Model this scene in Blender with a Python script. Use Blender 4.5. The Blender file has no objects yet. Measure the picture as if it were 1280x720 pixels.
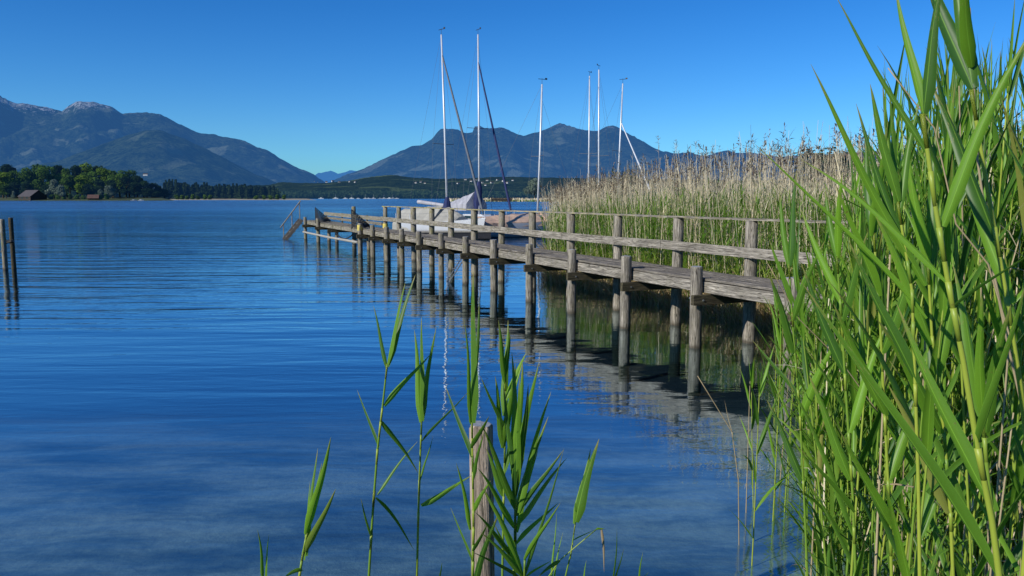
import bpy, math, random
import numpy as np
from mathutils import Vector, Matrix, noise
random.seed(7)
RNG = np.random.default_rng(11)
scene = bpy.context.scene
COL = bpy.data.collections.new("place"); scene.collection.children.link(COL)
R = math.radians

# ------------------------------------------------------------------ camera
H = 2.25
TH = math.atan(112.5/1000)
cam = bpy.data.cameras.new("camera"); camo = bpy.data.objects.new("camera", cam)
COL.objects.link(camo); scene.camera = camo
cam.sensor_width = 36; cam.lens = 1000/1280*36
cam.clip_start = .05; cam.clip_end = 120000
camo.location = (0, 0, H); camo.rotation_euler = (math.pi/2-TH, 0, 0)
cs, sn = math.cos(TH), math.sin(TH)

def P(px, py, Y):
    """world point at forward distance Y on the bearing read off the survey sheet (1280x720)"""
    a = (px-640)/1000; b = (360-py)/1000
    dy = cs + b*sn; dz = -sn + b*cs
    k = Y/dy
    return Vector((a*k, Y, H+dz*k))

# ------------------------------------------------------------------ mesh collecting
class MB:
    def __init__(s): s.v=[]; s.f=[]; s.m=[]; s.uv=[]
    def add(s, vs, fs, mi=0, uvs=None):
        o=len(s.v); s.v += [tuple(v) for v in vs]
        for i,f in enumerate(fs):
            s.f.append(tuple(o+k for k in f)); s.m.append(mi)
            s.uv.append(uvs[i] if uvs else [(0,0)]*len(f))
    def box(s, c, d, mi=0, rot=None, bev=0):
        cx,cy,cz=c; x,y,z=d[0]/2,d[1]/2,d[2]/2
        if bev:
            b=bev; vs=[]; 
            for sx in (-1,1):
                for (py_,pz_) in ((-y,-z+b),(-y,z-b),(-y+b,z),(y-b,z),(y,z-b),(y,-z+b),(y-b,-z),(-y+b,-z)):
                    vs.append(Vector((sx*x,py_,pz_)))
            fs=[tuple(range(7,-1,-1))[::-1][::-1], tuple(range(8,16))]
            fs=[(0,1,2,3,4,5,6,7),(15,14,13,12,11,10,9,8)]
            for i in range(8):
                j=(i+1)%8; fs.append((i,8+i,8+j,j))
        else:
            vs=[Vector((a*x,b_*y,c_*z)) for a in(-1,1) for b_ in(-1,1) for c_ in(-1,1)]
            fs=[(0,1,3,2),(4,6,7,5),(0,4,5,1),(2,3,7,6),(0,2,6,4),(1,5,7,3)]
        if rot: vs=[rot@v for v in vs]
        s.add([v+Vector(c) for v in vs], fs, mi)
    def tube(s, pts, rs, n=8, mi=0, caps=True):
        pts=[Vector(p) for p in pts]
        if not hasattr(rs,'__len__'): rs=[rs]*len(pts)
        vs=[]; fs=[]; uvs=[]
        ref=Vector((0,1,0)) if abs((pts[-1]-pts[0]).normalized().y)<.9 else Vector((1,0,0))
        for i,p in enumerate(pts):
            t=(pts[min(i+1,len(pts)-1)]-pts[max(i-1,0)]).normalized()
            a=t.cross(ref).normalized(); b=t.cross(a)
            for k in range(n):
                an=2*math.pi*k/n
                vs.append(p+(a*math.cos(an)+b*math.sin(an))*rs[i])
        for i in range(len(pts)-1):
            for k in range(n):
                j=(k+1)%n
                fs.append((i*n+k,i*n+j,(i+1)*n+j,(i+1)*n+k))
                uvs.append([(k/n,i/(len(pts)-1)),((k+1)/n,i/(len(pts)-1)),((k+1)/n,(i+1)/(len(pts)-1)),(k/n,(i+1)/(len(pts)-1))])
        if caps:
            fs.append(tuple(range(n-1,-1,-1))); fs.append(tuple((len(pts)-1)*n+k for k in range(n)))
            uvs += [[(0,0)]*n]*2
        s.add(vs,fs,mi,uvs)
    def build(s, name, mats, parent=None, smooth=False, loc=None):
        me=bpy.data.meshes.new(name); me.from_pydata(s.v,[],s.f)
        if not isinstance(mats,(list,tuple)): mats=[mats]
        for m in mats: me.materials.append(m)
        me.polygons.foreach_set("material_index", s.m)
        uv=me.uv_layers.new(name="UVMap"); flat=[c for f in s.uv for p in f for c in p]
        uv.data.foreach_set("uv", flat)
        if smooth: me.polygons.foreach_set("use_smooth",[True]*len(s.f))
        me.update()
        return link(name, me, parent, loc)

def link(name, data, parent=None, loc=None):
    o=bpy.data.objects.new(name, data); COL.objects.link(o)
    if parent: o.parent=parent
    if loc: o.location=loc
    return o
def tag(o, label=None, cat=None, group=None, kind=None):
    if label: o["label"]=label
    if cat: o["category"]=cat
    if group: o["group"]=group
    if kind: o["kind"]=kind
    return o
def thing(name, label, cat, loc=(0,0,0), rz=0, group=None):
    o=bpy.data.objects.new(name,None); COL.objects.link(o); o.location=loc; o.rotation_euler=(0,0,rz)
    o.empty_display_size=.2
    return tag(o,label,cat,group)
def copy_tree(o, parent=None, only=None):
    c=o.copy(); COL.objects.link(c); c.parent=parent
    for ch in KIDS.get(o.name,[]): copy_tree(ch,c)
    return c
KIDS={}
def kids_index():
    KIDS.clear()
    for o in bpy.data.objects:
        if o.parent: KIDS.setdefault(o.parent.name,[]).append(o)

def npmesh(name, V, F, mats, mi=None, uv=None, tint=None, smooth=False, parent=None):
    """V (n,3), F (m,4) quads"""
    me=bpy.data.meshes.new(name)
    n,m=len(V),len(F)
    me.vertices.add(n); me.vertices.foreach_set("co",np.asarray(V,np.float32).ravel())
    me.loops.add(m*4); me.loops.foreach_set("vertex_index",np.asarray(F,np.int32).ravel())
    me.polygons.add(m); me.polygons.foreach_set("loop_start",np.arange(m,dtype=np.int32)*4)
    if mi is not None: me.polygons.foreach_set("material_index",np.asarray(mi,np.int32))
    if smooth: me.polygons.foreach_set("use_smooth",np.ones(m,bool))
    for k in (mats if isinstance(mats,(list,tuple)) else [mats]): me.materials.append(k)
    if uv is not None:
        l=me.uv_layers.new(name="UVMap"); l.data.foreach_set("uv",np.asarray(uv,np.float32).ravel())
    if tint is not None:
        a=me.attributes.new("tint","FLOAT","POINT"); a.data.foreach_set("value",np.asarray(tint,np.float32))
    me.update(calc_edges=True); me.validate()
    return link(name,me,parent)

def ribbons(base, az, el, L, W, droop, roll, nseg=4, fold=.25, prof='leaf', sideb=None):
    """vectorised blades: returns V,F,UV"""
    N=len(base); base=np.asarray(base,float)
    t=np.linspace(0,1,nseg+1)
    e=el[:,None]-droop[:,None]*t[None,:]**1.4
    ca=np.cos(az)[:,None]+0*t; sa=np.sin(az)[:,None]+0*t
    if sideb is not None:
        aa=az[:,None]+sideb[:,None]*t[None,:]; ca=np.cos(aa); sa=np.sin(aa)
    T=np.stack([np.cos(e)*ca,np.cos(e)*sa,np.sin(e)],-1)
    step=(L/nseg)[:,None,None]
    pos=np.concatenate([np.zeros((N,1,3)),np.cumsum((T[:,:-1]+T[:,1:])/2*step,1)],1)+base[:,None,:]
    S=np.stack([-sa,ca,0*sa],-1)
    U=np.cross(S,T)
    r=roll[:,None,None]*(.3+.7*t[None,:,None])
    S2=S*np.cos(r)+U*np.sin(r); U2=U*np.cos(r)-S*np.sin(r)
    if prof=='leaf':
        w=np.minimum(1,.38+t*3.2)*np.clip(1-t,0,1)**.75*1.05
        w=np.minimum(w,1)
    elif prof=='stem': w=1-.5*t
    else: w=np.sin(np.pi*np.clip(t*.9+.08,0,1))
    w=np.maximum(w,.03)
    hw=(W[:,None]*w[None,:]/2)[:,:,None]
    l=pos-S2*hw+U2*hw*fold; rr=pos+S2*hw+U2*hw*fold; mid=pos-U2*hw*fold
    V=np.stack([l,mid,rr],2).reshape(-1,3)
    k=np.arange(N)[:,None,None]*(nseg+1)*3
    i=np.arange(nseg)[None,:,None]*3; c=np.arange(2)[None,None,:]
    a=(k+i+c); F=np.stack([a,a+1,a+4,a+3],-1).reshape(-1,4)
    u0=np.broadcast_to(c*.5,(N,nseg,2)); v0=np.broadcast_to(t[:-1][None,:,None],(N,nseg,2)); v1=np.broadcast_to(t[1:][None,:,None],(N,nseg,2))
    UV=np.stack([np.stack([u0,v0],-1),np.stack([u0+.5,v0],-1),np.stack([u0+.5,v1],-1),np.stack([u0,v1],-1)],-2).reshape(-1,2)
    return V,F,UV

class NM:
    def __init__(s): s.V=[];s.F=[];s.M=[];s.U=[];s.T=[];s.n=0
    def add(s,V,F,UV,mi,tint):
        s.V.append(V);s.F.append(F+s.n);s.U.append(UV);s.M.append(np.full(len(F),mi));s.n+=len(V)
        s.T.append(np.repeat(tint,len(V)//len(tint)))
    def build(s,name,mats,parent=None,smooth=True):
        return npmesh(name,np.concatenate(s.V),np.concatenate(s.F),mats,np.concatenate(s.M),np.concatenate(s.U),np.concatenate(s.T),smooth,parent)

# ------------------------------------------------------------------ materials
class NT:
    def __init__(s,name):
        s.mat=bpy.data.materials.new(name); s.mat.use_nodes=True; s.t=s.mat.node_tree; s.t.nodes.clear()
        s.out=s.t.nodes.new("ShaderNodeOutputMaterial")
    def n(s,ty,_ins=None,**kw):
        nd=s.t.nodes.new("ShaderNode"+ty)
        for k,v in kw.items(): setattr(nd,k,v)
        for k,v in (_ins or {}).items():
            sk=nd.inputs[k]
            if isinstance(v,bpy.types.NodeSocket): s.t.links.new(v,sk)
            else: sk.default_value=v
        return nd
    def surf(s,sock): s.t.links.new(sock,s.out.inputs["Surface"]); return s.mat
    def ramp(s,fac,stops,interp='LINEAR'):
        r=s.n("ValToRGB",{"Fac":fac}); cr=r.color_ramp; cr.interpolation=interp
        while len(cr.elements)<len(stops): cr.elements.new(.5)
        for e,(p,c) in zip(cr.elements,stops): e.position=p; e.color=(*c,1) if len(c)==3 else c
        return r.outputs["Color"]
    def mix(s,f,a,b,mode='MIX'):
        m=s.n("MixRGB",{"Fac":f,"Color1":a,"Color2":b},blend_type=mode); return m.outputs["Color"]
    def math(s,op,a,b=0.,c=None,clamp=False):
        m=s.n("Math",{0:a,1:b},operation=op,use_clamp=clamp)
        if c is not None: m.inputs[2].default_value=c
        return m.outputs[0]
    def noise(s,vec,scale,detail=4,rough=.55,dist=0):
        n=s.n("TexNoise",{"Scale":scale,"Detail":detail,"Roughness":rough,"Distortion":dist})
        if vec is not None: s.t.links.new(vec,n.inputs["Vector"])
        return n.outputs["Fac"]
    def mapv(s,vec,scale=(1,1,1),rot=(0,0,0),loc=(0,0,0)):
        m=s.n("Mapping",{"Vector":vec}); m.inputs["Scale"].default_value=scale; m.inputs["Rotation"].default_value=rot; m.inputs["Location"].default_value=loc
        return m.outputs["Vector"]
def c4(c): return (*c,1)

def wood(name, axis='X', gs=1., base=(.30,.27,.235), dark=(.06,.05,.042), moss=(.12,.12,.03), mossamt=.5, wet_dim=True, mossx=True):
    t=NT(name); tc=t.n("TexCoord").outputs["Object"]; oi=t.n("ObjectInfo").outputs["Random"]
    off=t.n("VectorMath",{0:tc},operation='ADD'); cb=t.n("CombineXYZ",{0:t.math('MULTIPLY',oi,37.),1:t.math('MULTIPLY',oi,11.),2:0.})
    t.t.links.new(cb.outputs[0],off.inputs[1]); v=off.outputs[0]
    sc={'X':(1.2,22,22),'Z':(22,22,1.4),'Y':(22,1.2,22)}[axis]
    g=t.noise(t.mapv(v,sc),2.2*gs,6,.7,.3)
    big=t.noise(v,2.3,3,.6)
    col=t.ramp(g,[(.34,dark),(.45,tuple(c*.55 for c in base)),(.56,base),(.70,tuple(min(1,c*1.8) for c in base))])
    col=t.mix(t.ramp(big,[(.35,(0,0,0)),(.75,(.55,.55,.55))]),col,c4(tuple(c*.45 for c in base)))
    # cracks
    cr=t.noise(t.mapv(v,tuple(s*1.8 for s in sc)),3.,3,.5)
    col=t.mix(t.ramp(cr,[(.36,(1,1,1)),(.41,(0,0,0))]),col,c4((.03,.025,.02)))
    # knots / nails
    vo=t.n("TexVoronoi",{"Vector":v,"Scale":3.1}).outputs["Distance"]
    col=t.mix(t.ramp(vo,[(.05,(.8,.8,.8)),(.11,(0,0,0))]),col,c4((.045,.035,.028)))
    pos=t.n("SeparateXYZ",{0:tc})
    mn=t.noise(v,7.,5,.7)
    if mossamt:
        m=t.ramp(mn,[(.45,(0,0,0)),(.7,(1,1,1))])
        f=t.math('MULTIPLY',m,mossamt)
        if mossx=='world':
            wy=t.n('SeparateXYZ',{0:t.n('NewGeometry').outputs['Position']}).outputs[1]
            f=t.math('MULTIPLY',f,t.n('MapRange',{'Value':wy,'From Min':14.,'From Max':28.,'To Min':.2,'To Max':1.3}).outputs[0],clamp=True)
        elif mossx:
            xr=t.n("MapRange",{"Value":pos.outputs[0],"From Min":0.,"From Max":26.,"To Min":.15,"To Max":1.6}).outputs[0]
            f=t.math('MULTIPLY',f,xr,clamp=True)
        col=t.mix(f,col,c4(moss))
    if wet_dim:
        wn=t.math('ADD',pos.outputs[2],t.math('MULTIPLY',mn,.16))
        w=t.n("MapRange",{"Value":wn,"From Min":.10,"From Max":.17,"To Min":.8,"To Max":0.}).outputs[0]
        col=t.mix(w,col,c4((.055,.045,.03)))
        w2=t.n("MapRange",{"Value":wn,"From Min":.06,"From Max":-.35,"To Min":0.,"To Max":.95}).outputs[0]  # submerged wood dimmed in its colour, standing in for light lost under water
        col=t.mix(w2,col,c4((.03,.04,.03)))
    bp=t.n("Bump",{"Strength":.9,"Distance":.016,"Height":t.math('ADD',g,t.math('MULTIPLY',cr,.5))})
    b=t.n("BsdfPrincipled",{"Base Color":col,"Roughness":.85,"Normal":bp.outputs[0]})
    b.inputs["Specular IOR Level"].default_value=.25
    return t.surf(b.outputs[0])

def simple(name, col, rough=.5, metal=0, nscale=6, var=.25, bump=0, spec=.5):
    t=NT(name); tc=t.n("TexCoord").outputs["Object"]
    f=t.noise(tc,nscale,5,.65)
    c=t.ramp(f,[(.3,tuple(x*(1-var) for x in col)),(.7,tuple(min(1,x*(1+var)) for x in col))])
    i={"Base Color":c,"Roughness":rough,"Metallic":metal}
    if bump: i["Normal"]=t.n("Bump",{"Strength":.7,"Distance":bump,"Height":f}).outputs[0]
    b=t.n("BsdfPrincipled",i); b.inputs["Specular IOR Level"].default_value=spec
    return t.surf(b.outputs[0])

def leafmat(name, c1, c2, trans, tipc=(.34,.27,.10), rnd='obj', rough=.42, tf=.4, stripes=True, tipamt=.6, spec=.35):
    t=NT(name); uv=t.n("TexCoord").outputs["UV"]; su=t.n("SeparateXYZ",{0:uv})
    r=t.n("ObjectInfo").outputs["Random"] if rnd=='obj' else t.n("Attribute",attribute_name="tint").outputs["Fac"]
    oc=t.n("TexCoord").outputs["Object"]
    big=t.noise(oc,3.,3)
    f=t.math('ADD',t.math('MULTIPLY',r,.85),t.math('MULTIPLY',t.math('SUBTRACT',big,.35),.5),clamp=True)
    col=t.mix(f,c4(c1),c4(c2))
    if stripes:
        st=t.n("TexWave",{"Vector":uv,"Scale":5.5,"Distortion":.6,"Detail":2.},bands_direction='X').outputs["Fac"]
        col=t.mix(.32,col,t.ramp(st,[(0,(.35,.35,.35)),(1,(1,1,1))]),'MULTIPLY')
        mid=t.math('ABSOLUTE',t.math('SUBTRACT',su.outputs[0],.5))
        col=t.mix(t.ramp(mid,[(.012,(.38,.38,.38)),(.05,(0,0,0))]),col,c4(tuple(x*1.5+.03 for x in c2)))
        edge=t.ramp(mid,[(.45,(0,0,0)),(.5,(.2,.2,.2))]); col=t.mix(edge,col,c4(tuple(x*1.5+.02 for x in c2)))
    vn=t.math('ADD',su.outputs[1],t.math('MULTIPLY',t.noise(oc,25.,3),.14))
    tip=t.n("MapRange",{"Value":vn,"From Min":.88,"From Max":1.04,"To Min":0.,"To Max":tipamt}).outputs[0]
    col=t.mix(tip,col,c4(tipc))
    if rnd=='obj' and stripes:
        od=t.ramp(t.math('FRACT',t.math('MULTIPLY',r,17.3),0.),[(.955,(0,0,0)),(.985,(.75,.75,.75))]); col=t.mix(od,col,c4((.30,.28,.07)))
        ed=t.ramp(t.math('ADD',t.noise(t.mapv(uv,(2.2,7,1)),3.,4,.7),t.math('MULTIPLY',su.outputs[1],.18)),[(.70,(0,0,0)),(.76,(.75,.75,.75))]); col=t.mix(ed,col,c4((.34,.27,.10)))
    spots=t.ramp(t.noise(oc,60.,2),[(.72,(0,0,0)),(.78,(.7,.7,.7))]); col=t.mix(spots,col,c4((.16,.13,.04)))
    d=t.n("BsdfPrincipled",{"Base Color":col,"Roughness":rough}); d.inputs["Specular IOR Level"].default_value=spec
    tr=t.n("BsdfTranslucent",{"Color":t.mix(1.,col,c4(trans),'MULTIPLY')})
    m=t.n("MixShader",{0:tf,1:d.outputs[0],2:tr.outputs[0]})
    return t.surf(m.outputs[0])

M={}
M['post']=wood('weathered_post','Z',base=(.34,.305,.25),mossamt=.6,mossx='world',moss=(.20,.19,.045))
M['beam']=wood('weathered_beam','X',base=(.36,.325,.27),mossamt=.6,wet_dim=False)
M['plank']=wood('weathered_plank','X',base=(.27,.24,.20),mossamt=.35,wet_dim=False)
M['rail']=wood('lichen_rail','X',base=(.34,.31,.26),moss=(.42,.36,.06),mossamt=1.3,wet_dim=False)
M['dark_beam']=wood('dark_beam','Y',base=(.10,.085,.05),dark=(.02,.018,.012),moss=(.14,.14,.025),mossamt=.6,wet_dim=False)
M['post_cap']=simple('bleached_end_grain',(.25,.27,.29),.9,nscale=40,var=.35)
M['stake']=wood('red_stake','Z',gs=.55,base=(.48,.38,.29),mossamt=.2,mossx=False,moss=(.2,.19,.12))
M['yellow']=simple('yellow_paint',(.62,.50,.10),.6,nscale=12,var=.3)
M['pale_pipe']=simple('pale_wood_pole',(.34,.32,.27),.7,nscale=9)
M['net']=simple('black_net',(.015,.016,.017),.9)
M['grey_metal']=simple('dull_metal',(.35,.37,.38),.4,.7)
M['alu']=simple('mast_aluminium',(.60,.62,.65),.38,.2,nscale=3,var=.06)
M['white_gel']=simple('white_gelcoat',(.48,.50,.52),.25,nscale=1.5,var=.06)
M['dark_gel']=simple('dark_antifouling',(.02,.03,.05),.5)
M['navy']=simple('navy_canvas',(.012,.022,.09),.85,nscale=5,var=.3,bump=.02)
M['cream_canvas']=simple('cream_canvas',(.31,.30,.26),.9,nscale=2.4,var=.2,bump=.06)
M['grey_canvas']=simple('grey_canvas',(.34,.34,.37),.9,nscale=2.0,var=.22,bump=.08)
M['peach_canvas']=simple('peach_canvas',(.46,.32,.23),.9,nscale=2.0,var=.18,bump=.06)
M['wire']=simple('rigging_wire',(.10,.115,.14),.7,0)
M['blackish']=simple('dark_fitting',(.02,.02,.022),.6)
M['window']=simple('dark_glass',(.01,.014,.018),.1)
M['roof_dark']=simple('slate_roof',(.055,.05,.055),.9,nscale=.8)
M['boards_dark']=simple('dark_boarding',(.03,.022,.018),.9,nscale=.8)
M['roof_red']=simple('clay_roof',(.10,.055,.045),.9,nscale=.4)
M['plaster']=simple('white_plaster',(.50,.50,.49),.9,nscale=.2,var=.08)

M['reed_leaf']=leafmat('reed_leaf',(.026,.100,.018),(.22,.43,.034),(1.6,1.7,.6))
M['reed_stem']=leafmat('reed_stem',(.13,.26,.03),(.34,.40,.05),(1,1,.5),stripes=False,tf=.12,tipamt=0)
M['dry_stem']=leafmat('dry_reed_stem',(.30,.23,.13),(.42,.34,.20),(1,1,.6),stripes=False,tf=.1,tipamt=0,rough=.7)
M['bed_leaf']=leafmat('reed_bed_leaf',(.060,.150,.018),(.20,.34,.04),(1.5,1.6,.6),rnd='att',stripes=False,tipamt=.3,rough=.55,spec=.2)
M['bed_low_lit']=leafmat('reed_bed_low_leaf_lit',(.16,.28,.035),(.46,.52,.12),(1.4,1.4,.7),rnd='att',stripes=False,tipamt=.3,rough=.6,spec=.2)  # brightened copy of bed_leaf: light in the deck's shade put into the colour
M['bed_dry']=leafmat('reed_bed_straw',(.48,.40,.26),(.78,.70,.50),(1.1,1,.8),rnd='att',stripes=False,tf=.15,tipamt=0,rough=.8,spec=.15)
M['bed_brown']=leafmat('reed_bed_litter',(.26,.18,.09),(.66,.50,.29),(1,.9,.6),rnd='att',stripes=False,tf=.15,tipamt=0,rough=.9,spec=.1)
M['bed_plume']=leafmat('reed_bed_plume',(.09,.065,.05),(.26,.20,.15),(1,.9,.7),rnd='att',stripes=False,tf=.25,tipamt=0,rough=.9,spec=.1)
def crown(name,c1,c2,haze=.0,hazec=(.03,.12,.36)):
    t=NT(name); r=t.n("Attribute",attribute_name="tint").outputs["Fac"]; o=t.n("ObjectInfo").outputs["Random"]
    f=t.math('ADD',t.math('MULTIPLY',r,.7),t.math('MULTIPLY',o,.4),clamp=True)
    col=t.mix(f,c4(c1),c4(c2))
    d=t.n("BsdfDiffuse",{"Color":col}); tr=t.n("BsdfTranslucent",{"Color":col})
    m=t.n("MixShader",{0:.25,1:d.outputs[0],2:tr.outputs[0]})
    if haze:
        e=t.n("Emission",{"Color":c4(hazec),"Strength":1.}); m=t.n("MixShader",{0:haze,1:m.outputs[0],2:e.outputs[0]})  # aerial haze mixed into the foliage as faint blue emission
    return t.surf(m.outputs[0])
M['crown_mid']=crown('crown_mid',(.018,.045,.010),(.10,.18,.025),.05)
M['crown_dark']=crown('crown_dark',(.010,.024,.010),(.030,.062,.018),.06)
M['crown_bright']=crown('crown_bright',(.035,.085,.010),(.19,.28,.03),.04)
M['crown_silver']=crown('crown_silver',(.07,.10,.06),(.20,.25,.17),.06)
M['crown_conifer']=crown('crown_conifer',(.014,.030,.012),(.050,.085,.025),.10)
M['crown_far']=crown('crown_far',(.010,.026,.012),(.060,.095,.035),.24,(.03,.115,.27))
M['bark']=simple('bark',(.05,.04,.03),.95,nscale=2)

# ------------------------------------------------------------------ sky, sun
SUN_EL=R(29); SX,SY=-.79,-.61
w=bpy.data.worlds.new("World"); scene.world=w; w.use_nodes=True; wt=w.node_tree; wt.nodes.clear()
sky=wt.nodes.new("ShaderNodeTexSky"); sky.sky_type='NISHITA'; sky.sun_disc=False
sky.sun_elevation=SUN_EL; sky.sun_rotation=math.atan2(SX,SY)%(2*math.pi); sky.altitude=500; sky.air_density=1.0; sky.dust_density=.25; sky.ozone_density=3.0
hs=wt.nodes.new("ShaderNodeHueSaturation"); hs.inputs["Saturation"].default_value=1.22; hs.inputs["Hue"].default_value=.505; hs.inputs["Value"].default_value=1.0
gm=wt.nodes.new("ShaderNodeGamma"); gm.inputs["Gamma"].default_value=1.0
bg=wt.nodes.new("ShaderNodeBackground"); bg.inputs["Strength"].default_value=.13
wo=wt.nodes.new("ShaderNodeOutputWorld")
wt.links.new(sky.outputs[0],hs.inputs["Color"]); tcw=wt.nodes.new("ShaderNodeTexCoord"); sxw=wt.nodes.new("ShaderNodeSeparateXYZ"); wt.links.new(tcw.outputs["Generated"],sxw.inputs[0])
rpw=wt.nodes.new("ShaderNodeValToRGB"); wt.links.new(sxw.outputs[2],rpw.inputs[0]); er=rpw.color_ramp.elements
er[0].position=0; er[0].color=(.30,.68,1.04,1); er[1].position=.6; er[1].color=(.17,.58,.92,1); e_=er.new(.08); e_.color=(.31,.67,1.02,1); e_=er.new(.22); e_.color=(.20,.60,.95,1)
mw=wt.nodes.new("ShaderNodeMixRGB"); mw.blend_type='MULTIPLY'; mw.inputs[0].default_value=1.; wt.links.new(hs.outputs[0],mw.inputs[1]); wt.links.new(rpw.outputs[0],mw.inputs[2])
wt.links.new(mw.outputs[0],gm.inputs[0]); wt.links.new(gm.outputs[0],bg.inputs["Color"]); wt.links.new(bg.outputs[0],wo.inputs[0])
sl=bpy.data.lights.new("sun",'SUN'); sl.energy=5.0; sl.angle=R(.5); sl.color=(1,.95,.86)
so=bpy.data.objects.new("sun",sl); COL.objects.link(so)
k=math.cos(SUN_EL)/math.hypot(SX,SY); sd=Vector((SX*k,SY*k,math.sin(SUN_EL)))
so.rotation_euler=sd.to_track_quat('Z','Y').to_euler(); so.location=(-20,-10,30)

scene.view_settings.view_transform='Standard'; scene.view_settings.look='None'; scene.view_settings.exposure=0; scene.view_settings.gamma=1
scene.render.engine='CYCLES'; scene.cycles.max_bounces=8; scene.cycles.transparent_max_bounces=16
scene.cycles.diffuse_bounces=3; scene.cycles.glossy_bounces=3; scene.cycles.caustics_reflective=False; scene.cycles.caustics_refractive=False
scene.cycles.use_denoising=True

# ------------------------------------------------------------------ ground and water
SHORE=[(-60,-6),(-20,1.5),(-6,2.9),(1,3.3),(2.6,3.9),(4.0,5.0),(5.2,6.8),(9,9.5),(20,15),(40,30),(70,60),(95,110),(110,400)]
def shore_y(x):
    if x<=SHORE[0][0]: return SHORE[0][1]
    for (x0,y0),(x1,y1) in zip(SHORE,SHORE[1:]):
        if x<=x1: return y0+(y1-y0)*(x-x0)/(x1-x0)
    return SHORE[-1][1]+ (x-110)*6
def ground_z(x,y):
    d=(y-shore_y(x))*.8
    n=noise.noise(Vector((x*.9,y*.9,3)))*.06
    if d<0: return min(.75,-d*.22)+n*.8
    return -min(3.2,.06+d*.11)+n
def axis_coords(lo,hi,fine,n_far):
    a=list(np.arange(lo,hi,fine)); s=fine; v=hi; out=[]
    while v<90000: out.append(v); s*=1.35; v+=s
    neg=[]; s=fine; v=lo-fine
    while v>-90000: neg.append(v); s*=1.35; v-=s
    return neg[::-1]+a+out
xs=axis_coords(-22,24,.4,0); ys=axis_coords(-6,34,.4,0)
V=[];
for y in ys:
    for x in xs: V.append((x,y,ground_z(x,y)))
nx=len(xs); F=[(j*nx+i,j*nx+i+1,(j+1)*nx+i+1,(j+1)*nx+i) for j in range(len(ys)-1) for i in range(nx-1)]
t=NT('lake_bed_and_bank'); pos=t.n("NewGeometry").outputs["Position"]; sp=t.n("SeparateXYZ",{0:pos})
pat=t.noise(t.mapv(pos,(.55,1.15,1),(0,0,R(4))),1.0,7,.66,.15); fine=t.noise(pos,9.,5,.7)
bedc=t.ramp(pat,[(.36,(.05,.10,.11)),(.46,(.17,.22,.18)),(.56,(.38,.41,.31)),(.74,(.56,.55,.40))])
bedc=t.mix(.5,bedc,t.ramp(fine,[(.3,(.35,.35,.35)),(.7,(1,1,1))]),'MULTIPLY')
deep=t.n("MapRange",{"Value":sp.outputs[2],"From Min":-.35,"From Max":-1.15,"To Min":0.,"To Max":1.}).outputs[0]  # light absorbed with depth, painted into the bed colour
bed_dim=t.n('MapRange',{'Value':sp.outputs[1],'From Min':7.5,'From Max':11.5,'To Min':0.,'To Max':1.}).outputs[0]  # dimming painted into the bed towards the jetty so reflections dominate
bedc=t.mix(t.math('MAXIMUM',deep,bed_dim),bedc,c4((.006,.020,.032)))
bank=t.ramp(fine,[(.3,(.03,.028,.015)),(.55,(.06,.055,.025)),(.75,(.10,.085,.05))])
bf=t.n("MapRange",{"Value":sp.outputs[2],"From Min":-.08,"From Max":.05}).outputs[0]
gcol=t.mix(bf,bedc,bank)
b=t.n("BsdfPrincipled",{"Base Color":gcol,"Roughness":.95,"Normal":t.n("Bump",{"Strength":.5,"Distance":.03,"Height":fine}).outputs[0]})
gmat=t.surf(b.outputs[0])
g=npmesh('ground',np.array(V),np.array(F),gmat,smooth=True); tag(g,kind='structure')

t=NT('lake_water'); pos=t.n("NewGeometry").outputs["Position"]
warp=t.n("VectorMath",{0:pos,1:(0,0,0)},operation='ADD').outputs[0]
sw=t.noise(t.mapv(pos,(.16,1.15,1),(0,0,R(5))),1.0,2,.5,.4)      # long low swells
rp=t.noise(t.mapv(pos,(.9,3.6,1),(0,0,R(-4))),1.0,3,.55,.3)      # ripples
mi_=t.noise(t.mapv(pos,(5,14,1),(0,0,R(7))),1.0,2,.5)            # fine chop
zone=t.noise(t.mapv(pos,(.012,.045,1),(0,0,R(3))),1.0,3,.5)
zone=t.ramp(zone,[(.38,(.35,.35,.35)),(.62,(1,1,1))])
sep=t.n("SeparateXYZ",{0:pos})
dist=t.n("MapRange",{"Value":sep.outputs[1],"From Min":4.,"From Max":30.,"To Min":.42,"To Max":1.1}).outputs[0]
far=t.n("MapRange",{"Value":sep.outputs[1],"From Min":30.,"From Max":260.,"To Min":1.,"To Max":7.}).outputs[0]
hgt=t.math('ADD',t.math('MULTIPLY',sw,.10),t.math('ADD',t.math('MULTIPLY',rp,.026),t.math('MULTIPLY',mi_,.0042)))
lj=t.math('ADD',t.math('MULTIPLY',sep.outputs[0],.9144),t.math('MULTIPLY',sep.outputs[1],.4047))
calm=t.n("MapRange",{"Value":lj,"From Min":2.3,"From Max":6.6,"To Min":1.,"To Max":.30}).outputs[0]
calm=t.math('MAXIMUM',calm,t.n("MapRange",{"Value":sep.outputs[1],"From Min":18.,"From Max":30.,"To Min":0.,"To Max":1.}).outputs[0])
amp=t.math('MULTIPLY',t.math('MULTIPLY',t.math('MULTIPLY',zone,dist),far),calm)
hgt=t.math('MULTIPLY',hgt,amp)
bp=t.n("Bump",{"Strength":1.,"Distance":1.,"Height":hgt}).outputs[0]
geo=t.n("NewGeometry"); cosv=t.math('ABSOLUTE',t.n("VectorMath",{0:bp,1:geo.outputs["Incoming"]},operation='DOT_PRODUCT').outputs["Value"])
fr=t.math('ADD',t.math('MULTIPLY',t.math('POWER',t.math('SUBTRACT',1.,cosv,clamp=True),2.35),.97),.03)
rou=t.n("MapRange",{"Value":sep.outputs[1],"From Min":28.,"From Max":200.,"To Min":.012,"To Max":.2}).outputs[0]
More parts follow.
